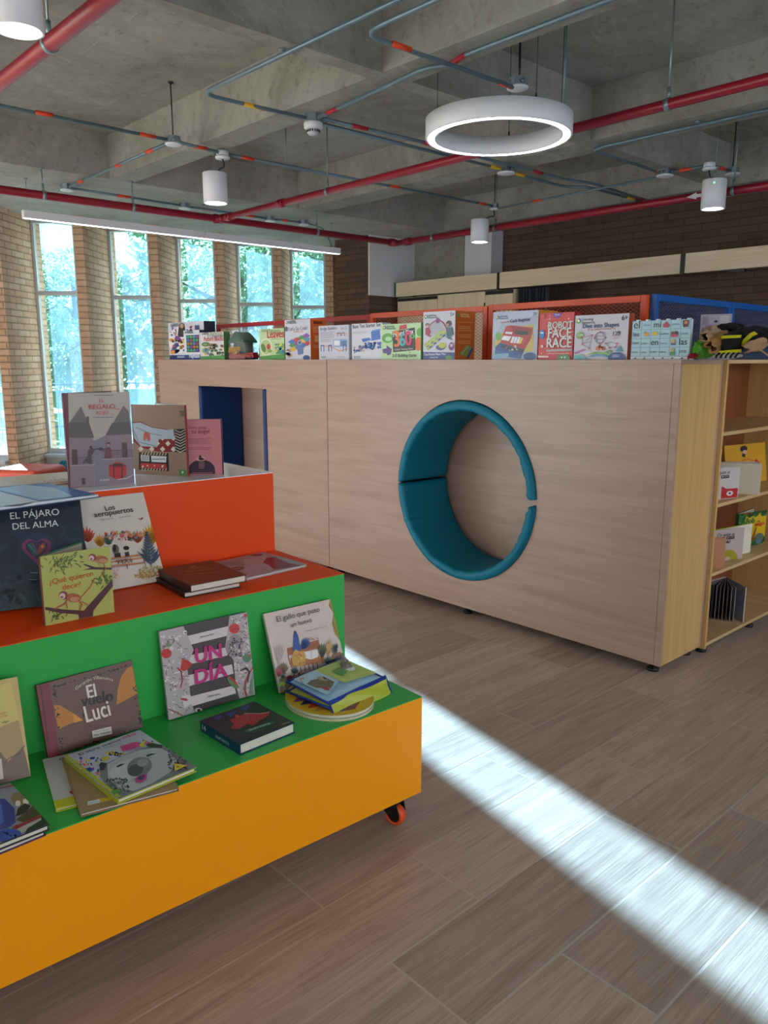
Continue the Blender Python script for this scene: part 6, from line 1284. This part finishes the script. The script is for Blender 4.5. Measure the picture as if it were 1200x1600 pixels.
# ------------------------------------------------------------------ heap of costumes
def cloth(name, label, loc, size, colm, seed, rot=0, flat=.5, amp=.35, parent=None):
    rd = random.Random(seed); n = 26; V = []; F = []; ph = [(rd.uniform(1.5, 5), rd.uniform(1.5, 5), rd.uniform(0, 6), rd.uniform(.3, 1)) for _ in range(6)]
    for i in range(n + 1):
        for j_ in range(2 * n):
            a, b_ = PI * i / n, PI * j_ / n; x, y, z = math.sin(a) * math.cos(b_), math.sin(a) * math.sin(b_), math.cos(a)
            k = 1 + amp * sum(q[3] * math.sin(q[0] * x * 2 + q[2]) * math.sin(q[1] * (y + z) * 2 + q[2] * 2) for q in ph) / 3
            k += amp * .25 * math.sin(9 * b_ + 3 * z) * math.sin(a)
            V.append((x * size[0] * k, y * size[1] * k, max(0, size[2] * (1 + z * k))))
    for i in range(n):
        for j_ in range(2 * n): F.append((i * 2 * n + j_, (i + 1) * 2 * n + j_, (i + 1) * 2 * n + (j_ + 1) % (2 * n), i * 2 * n + (j_ + 1) % (2 * n)))
    m = MB(); m.mesh(V, F, True); o = m.build(name, colm, parent); o.location = loc; o.rotation_euler = (0, 0, rot)
    if label: tag(o, label, 'costume', 'costumes heaped at the island corner')
    return o
def fab(nm, c, v=.12): return mat(nm, c, .95, bump=.5, bscale=90, var=v)
FT = fab('tan_fleece', '#a88a68'); 
zq = ZT + .004
cloth('costume', 'bright green costume at the bottom left of the heap', (-1.682, 3.49, zq), (.045, .06, .042), fab('green_satin', '#4f9a2c'), 2, amp=.3)
cloth('costume', 'brown and cream fleece costume folded at the top left of the heap', (-1.672, 3.56, zq + .060), (.055, .06, .040), fab('cream_fleece', '#b39b80'), 3, amp=.4)
cloth('costume', 'black fleece hood on top of the heap', (-1.625, 3.60, zq + .112), (.06, .05, .022), fab('black_fleece', '#0c0c0e'), 4, amp=.25)
def roll(pts, r, colm, nm, parent=None, label=None):
    m = MB(); m.tube(bezpts(pts, .04), r, 14); o = m.build(nm, colm, parent); 
    if label: tag(o, label, 'costume', 'costumes heaped at the island corner')
    return o
def openroll(label, c, r, L, ax, colo, coli):
    """short soft sleeve end: wavy lip, sagging folds, closed tapering back"""
    root = empty('costume_sleeve', c); tag(root, label, 'costume', 'costumes heaped at the island corner'); a = Vector(ax).normalized(); q = a.to_track_quat('Z', 'Y').to_matrix().to_4x4()
    def skin(prof, col, nm):
        n = 36; V = []; F = []
        for (rr, z, w) in prof:
            for j_ in range(n):
                t_ = 2 * PI * j_ / n; k = 1 + w * (.16 * math.sin(2 * t_ + z * 30 + L * 50) + .10 * math.sin(5 * t_ - z * 50) + .05 * math.sin(9 * t_ + r * 90))
                V.append((rr * k * math.cos(t_), rr * k * math.sin(t_) * .78, z + w * .010 * math.sin(3 * t_ + r * 100)))
        for i in range(len(prof) - 1):
            for j_ in range(n): F.append((i * n + j_, i * n + (j_ + 1) % n, (i + 1) * n + (j_ + 1) % n, (i + 1) * n + j_))
        m = MB(); m.M = q; m.mesh(V, F, True); m.build(nm, col, root)
    skin([(r * .74, .006, 1), (r * .86, -.006, 1), (r * 1.02, -.004, 1), (r * 1.08, .010, 1), (r * .98, .022, .9), (r * 1.1, .04, 1.1), (r * 1.0, L * .6, 1.2), (r * 1.15, L * .8, 1.2), (r * .8, L, 1), (r * .3, L * 1.08, .6), (.0005, L * 1.1, 0)], colo, 'outer')
    skin([(r * .74, .006, 1), (r * .66, L * .3, 1), (r * .5, L * .55, .8), (.0005, L * .6, 0)], coli, 'lining')
    return root
openroll('rolled tan sleeve with dark inside, left of the yellow stripes', (-1.648, 3.415, ZT + .098), .024, .10, (.25, 1, -.25), FT, fab('dark_lining', '#2a1c18'))
openroll('larger tan sleeve opening downward in the middle of the heap', (-1.612, 3.41, ZT + .055), .032, .10, (.30, 1, .55), fab('ochre_fleece', '#a87c48'), fab('brown_lining', '#4a2818'))
# firefighter style coat: black body and two yellow bands
ct = empty('costume_coat', (-1.545, 3.50, zq)); tag(ct, 'black costume coat with broad yellow bands on the heap', 'costume', 'costumes heaped at the island corner')
cloth('coat_body', None, (.045, .05, .045), (.115, .075, .046), fab('black_fleece', '#0c0c0e'), 9, rot=-.15, amp=.16, parent=ct)
cloth('sleeve', None, (-.005, -.035, .008), (.045, .05, .052), fab('black_fleece', '#0c0c0e'), 12, amp=.12, parent=ct)
YEL = fab('yellow_band', '#c9c410', .05)
def band(pts, r, wz, nm='yellow_band'):
    m = MB(); P_ = [Vector(p) for p in pts]; V = []; F = []
    for p in P_: V += [p[:], (p + Vector(wz))[:]]
    for i in range(len(P_) - 1): F.append((2 * i, 2 * i + 2, 2 * i + 3, 2 * i + 1))
    m.mesh(V, F, True); o = m.build(nm, YEL, ct); s2 = o.modifiers.new('solid', 'SOLIDIFY'); s2.thickness = .003
def arcb(cx, cy, z0, rx, ry, a0, a1, dz, wz): band([(cx + rx * math.cos(math.radians(a0 + (a1 - a0) * i / 12)), cy + ry * math.sin(math.radians(a0 + (a1 - a0) * i / 12)), z0 + dz * i / 12) for i in range(13)], 0, wz)
arcb(-.005, -.035, .016, .052, .058, 190, 350, .010, (0, 0, .014))
arcb(-.005, -.035, .084, .046, .050, 195, 345, .004, (0, .006, .012))
band([(.028 + .060 * i / 10, -.033 + .004 * math.sin(i * .3), .062 + .052 * math.sin(i / 10 * 1.45)) for i in range(11)], 0, (.014, .002, -.012))
cloth('costume', 'zebra striped costume hem peeking out below the coat', (-1.54, 3.415, zq), (.055, .02, .011), fab('white_plush', '#b9b6b0'), 22, amp=.3)
zb_ = [o for o in COL.objects if o.name.startswith('costume')][-1]
m = MB()
for i in range(5): m.tube([(-.042 + i * .021, -.021, .002), (-.038 + i * .021, -.02, .014), (-.034 + i * .021, -.006, .023)], .0045, 8)
m.build('stripes', fab('black_fleece', '#0c0c0e'), zb_)
cloth('costume', 'crimson scrap of costume at the bottom by the word chart', (-1.70, 3.425, zq), (.022, .02, .012), fab('crimson_cloth', '#8c1420'), 31, amp=.2)
cloth('costume', 'denim blue costume at the right end of the heap', (-1.40, 3.58, zq), (.16, .085, .055), fab('denim', '#3f5a80'), 41, amp=.25)
openroll('tan cuff with red edge below the black coat', (-1.475, 3.45, ZT + .05), .026, .07, (.9, .5, .3), FT, fab('crimson_cloth', '#8c1420'))
roll([(-1.46, 3.47, ZT + .075), (-1.43, 3.46, ZT + .045), (-1.37, 3.45, ZT + .006)], .004, FT, 'costume_strap', None, 'thin tan strap hanging over the denim costume')

# ------------------------------------------------------------------ things on the bookshelf
def shelfz(i): return SHZ[i] + .0185
def standbook(label, p0, p1, h, t_, cover, art, quad, **k): return vbook(label, p0, p1, h, t_, cover, quad, art, **k)
def a_casa1(A):
    A.poly(rq(0, 0, 100, 100), '#c4bcb8'); A.text('¿De quién es', (10, 20), (66, 19), '#26242a', .03); A.text('esta casa', (6, 34), (64, 33), '#1c1a20', .07); A.text('?', (6, 48), (12, 48), '#1c1a20', .07); A.poly([(42, 58), (58, 68), (96, 68), (96, 98), (42, 98)], '#b8141c'); A.circ(70, 83, 11, '#d8ccc8', 8); A.circ(70, 83, 4, '#3a1418', 3)
vbook('white board book with a red corner standing on the second shelf', (-1.800, 3.90, shelfz(2)), (-1.735, 4.103, shelfz(2)), .163, .012, '#c4bcb8', rq(0, 0, 100, 100), a_casa1, 'L', 14, bw=.2)
def fan(label, x, y, z, h, w, n, a0, a1, cols, rot=0, cat='book'):
    root = empty('board_book', (x, y, z), rot); tag(root, label, cat)
    c = MB()
    for i in range(n):
        a = math.radians(a0 + (a1 - a0) * i / (n - 1)); c.M = Matrix.Rotation(a, 4, 'Z'); c.col = lin(cols[i % len(cols)]); c.box(.004, w, -.0015, .0015, 0, h)
        c.box(w - .0005, w + .0004, -.0016, .0016, 0, h)
    c.M = None; c.col = lin(cols[0]); c.prism([(.006 * math.cos(2 * PI * i / 10), .006 * math.sin(2 * PI * i / 10)) for i in range(10)], 0, h)
    c.build('pages', PRINT, root)
    return root
fan('cream board book fanned open behind the white one', -1.93, 4.14, shelfz(2), .165, .27, 7, 30, 54, ['#cfc3ac', '#b8a99c', '#cdbfa6', '#9c8c88'])
def a_nic(A):
    A.poly(rq(0, 0, 100, 100), '#cf9a08'); A.circ(52, 62, 24, '#c4401c', 24); A.circ(52, 62, 22, '#cf9a08', 22); A.poly([(56, 80), (64, 50), (76, 40), (84, 52), (74, 74), (62, 84)], '#b8202c'); A.circ(68, 58, 9, '#d8a090', 12)
    A.circ(46, 12, 9, '#16141c', 8); A.poly([(40, 30), (46, 14), (52, 16), (48, 34)], '#16141c'); A.circ(48, 20, 5, '#c9a890', 5); A.text('PICNIC', (24, 90), (82, 90), '#a8301c', .02)
book('large yellow picture book standing at the back of the second shelf', (-1.94, 4.42, shelfz(2)), (-1.87, 4.80, shelfz(2)), (-1.973, 4.426, shelfz(2) + .225), .012, '#c08c08', rq(0, 0, 100, 100), a_nic)
def a_casa2(A):
    A.poly(rq(0, 0, 100, 100), '#bda9a8'); A.text('¿De quién es', (20, 20), (72, 22), '#26242a', .04); A.text('esta casa', (22, 32), (72, 33), '#1c1a20', .07); A.text('tan linda?', (24, 44), (60, 45), '#1c1a20', .07)
    A.poly([(26, 100)] + [(56 + 30 * math.cos(PI - PI * i / 16), 100 - 34 * math.sin(PI * i / 16)) for i in range(17)] + [(86, 100)], '#a09414'); A.poly([(48, 100)] + [(56 + 8 * math.cos(PI - PI * i / 10), 100 - 12 * math.sin(PI * i / 10)) for i in range(11)] + [(64, 100)], '#bda9a8')
vbook('pale board book with an olive arch standing on the third shelf', (-1.835, 4.03, shelfz(1)), (-1.755, 4.268, shelfz(1)), .172, .012, '#bda9a8', rq(0, 0, 100, 100), a_casa2, 'L', 9, bw=.40, inner='#a8b414', backcol='#a3b018')
fan('peach board book standing slightly open at the left of the third shelf', -1.82, 3.925, shelfz(1), .158, .11, 4, 30, 56, ['#c98f6c', '#d8a888', '#b8785c', '#dcb094'])
def a_bob(A):
    A.poly(rq(0, 0, 100, 100), '#d8b408'); A.dots(60, (0, 0, 100, 12), 7, ['#2c6a2c', '#4a8a34', '#1f4a24', '#c8502c'], 3, ry=.8); A.dots(30, (0, 8, 20, 34), 5, ['#2c6a2c', '#3c7a34'], 5); A.dots(60, (0, 78, 100, 100), 8, ['#2c7a3c', '#4a9a3c', '#1f5a2c'], 4); A.text('Bob', (26, 34), (56, 34), '#1f6a3c', .06); A.text('y sus', (62, 32), (76, 32), '#5a5a1c', .02); A.text('amigos', (58, 44), (94, 43), '#d84c1c', .05)
    A.poly([(52, 78), (60, 52), (66, 46), (62, 64), (60, 84), (52, 88)], '#8a4a1c'); A.circ(78, 82, 16, '#5a6a5c', 16); A.poly(rq(70, 84, 86, 98), '#4c7a8c')
vbook('yellow and green Bob book standing on the third shelf', (-1.875, 4.475, shelfz(1)), (-1.825, 4.73, shelfz(1)), .20, .02, '#2c7a3c', rq(0, 0, 100, 100), a_bob, 'L', 14, backcol='#5a3c24')
fan('large grey picture book fanned open on the bottom shelf', -1.91, 4.45, shelfz(0), .195, .215, 9, -94, -52, ['#8a8890', '#a39a98', '#4c4a58', '#8f7f80', '#6a6874', '#9c8478', '#5a5862'], 0)
gb2 = [o for o in COL.objects if o.name.startswith('board_book')][-1]
m = MB(); m.M = Matrix.Rotation(math.radians(-39), 4, 'Z'); m.col = lin('#8f95a4'); m.box(.004, .225, -.002, .001, 0, .2); m.col = lin('#c9c6c2'); m.box(.004, .2255, .001, .003, 0, .2005); m.box(.2245, .2262, -.002, .003, 0, .2)
m.M = Matrix.Rotation(math.radians(-100), 4, 'Z'); m.col = lin('#b59c94'); m.box(.004, .24, .001, .003, 0, .2); m.col = lin('#c9c6c2'); m.box(.004, .24, -.002, .001, 0, .2005); m.build('cover', PRINT, gb2)
fl = book('small red and black leaflet lying on the top shelf', (-1.86, 3.90, shelfz(3) + .003), (-1.86, 4.07, shelfz(3) + .003), (-1.95, 3.90, shelfz(3) + .003), .002, '#b09a98', rq(0, 0, 100, 100), lambda A: (A.poly(rq(4, 4, 96, 96), '#b8a09c'), A.poly([(20, 20), (50, 10), (56, 60), (24, 80)], '#a8283c'), A.poly(rq(60, 20, 80, 80), '#2a2026')), name='leaflet', cat='leaflet', board=.0008, pages=False)
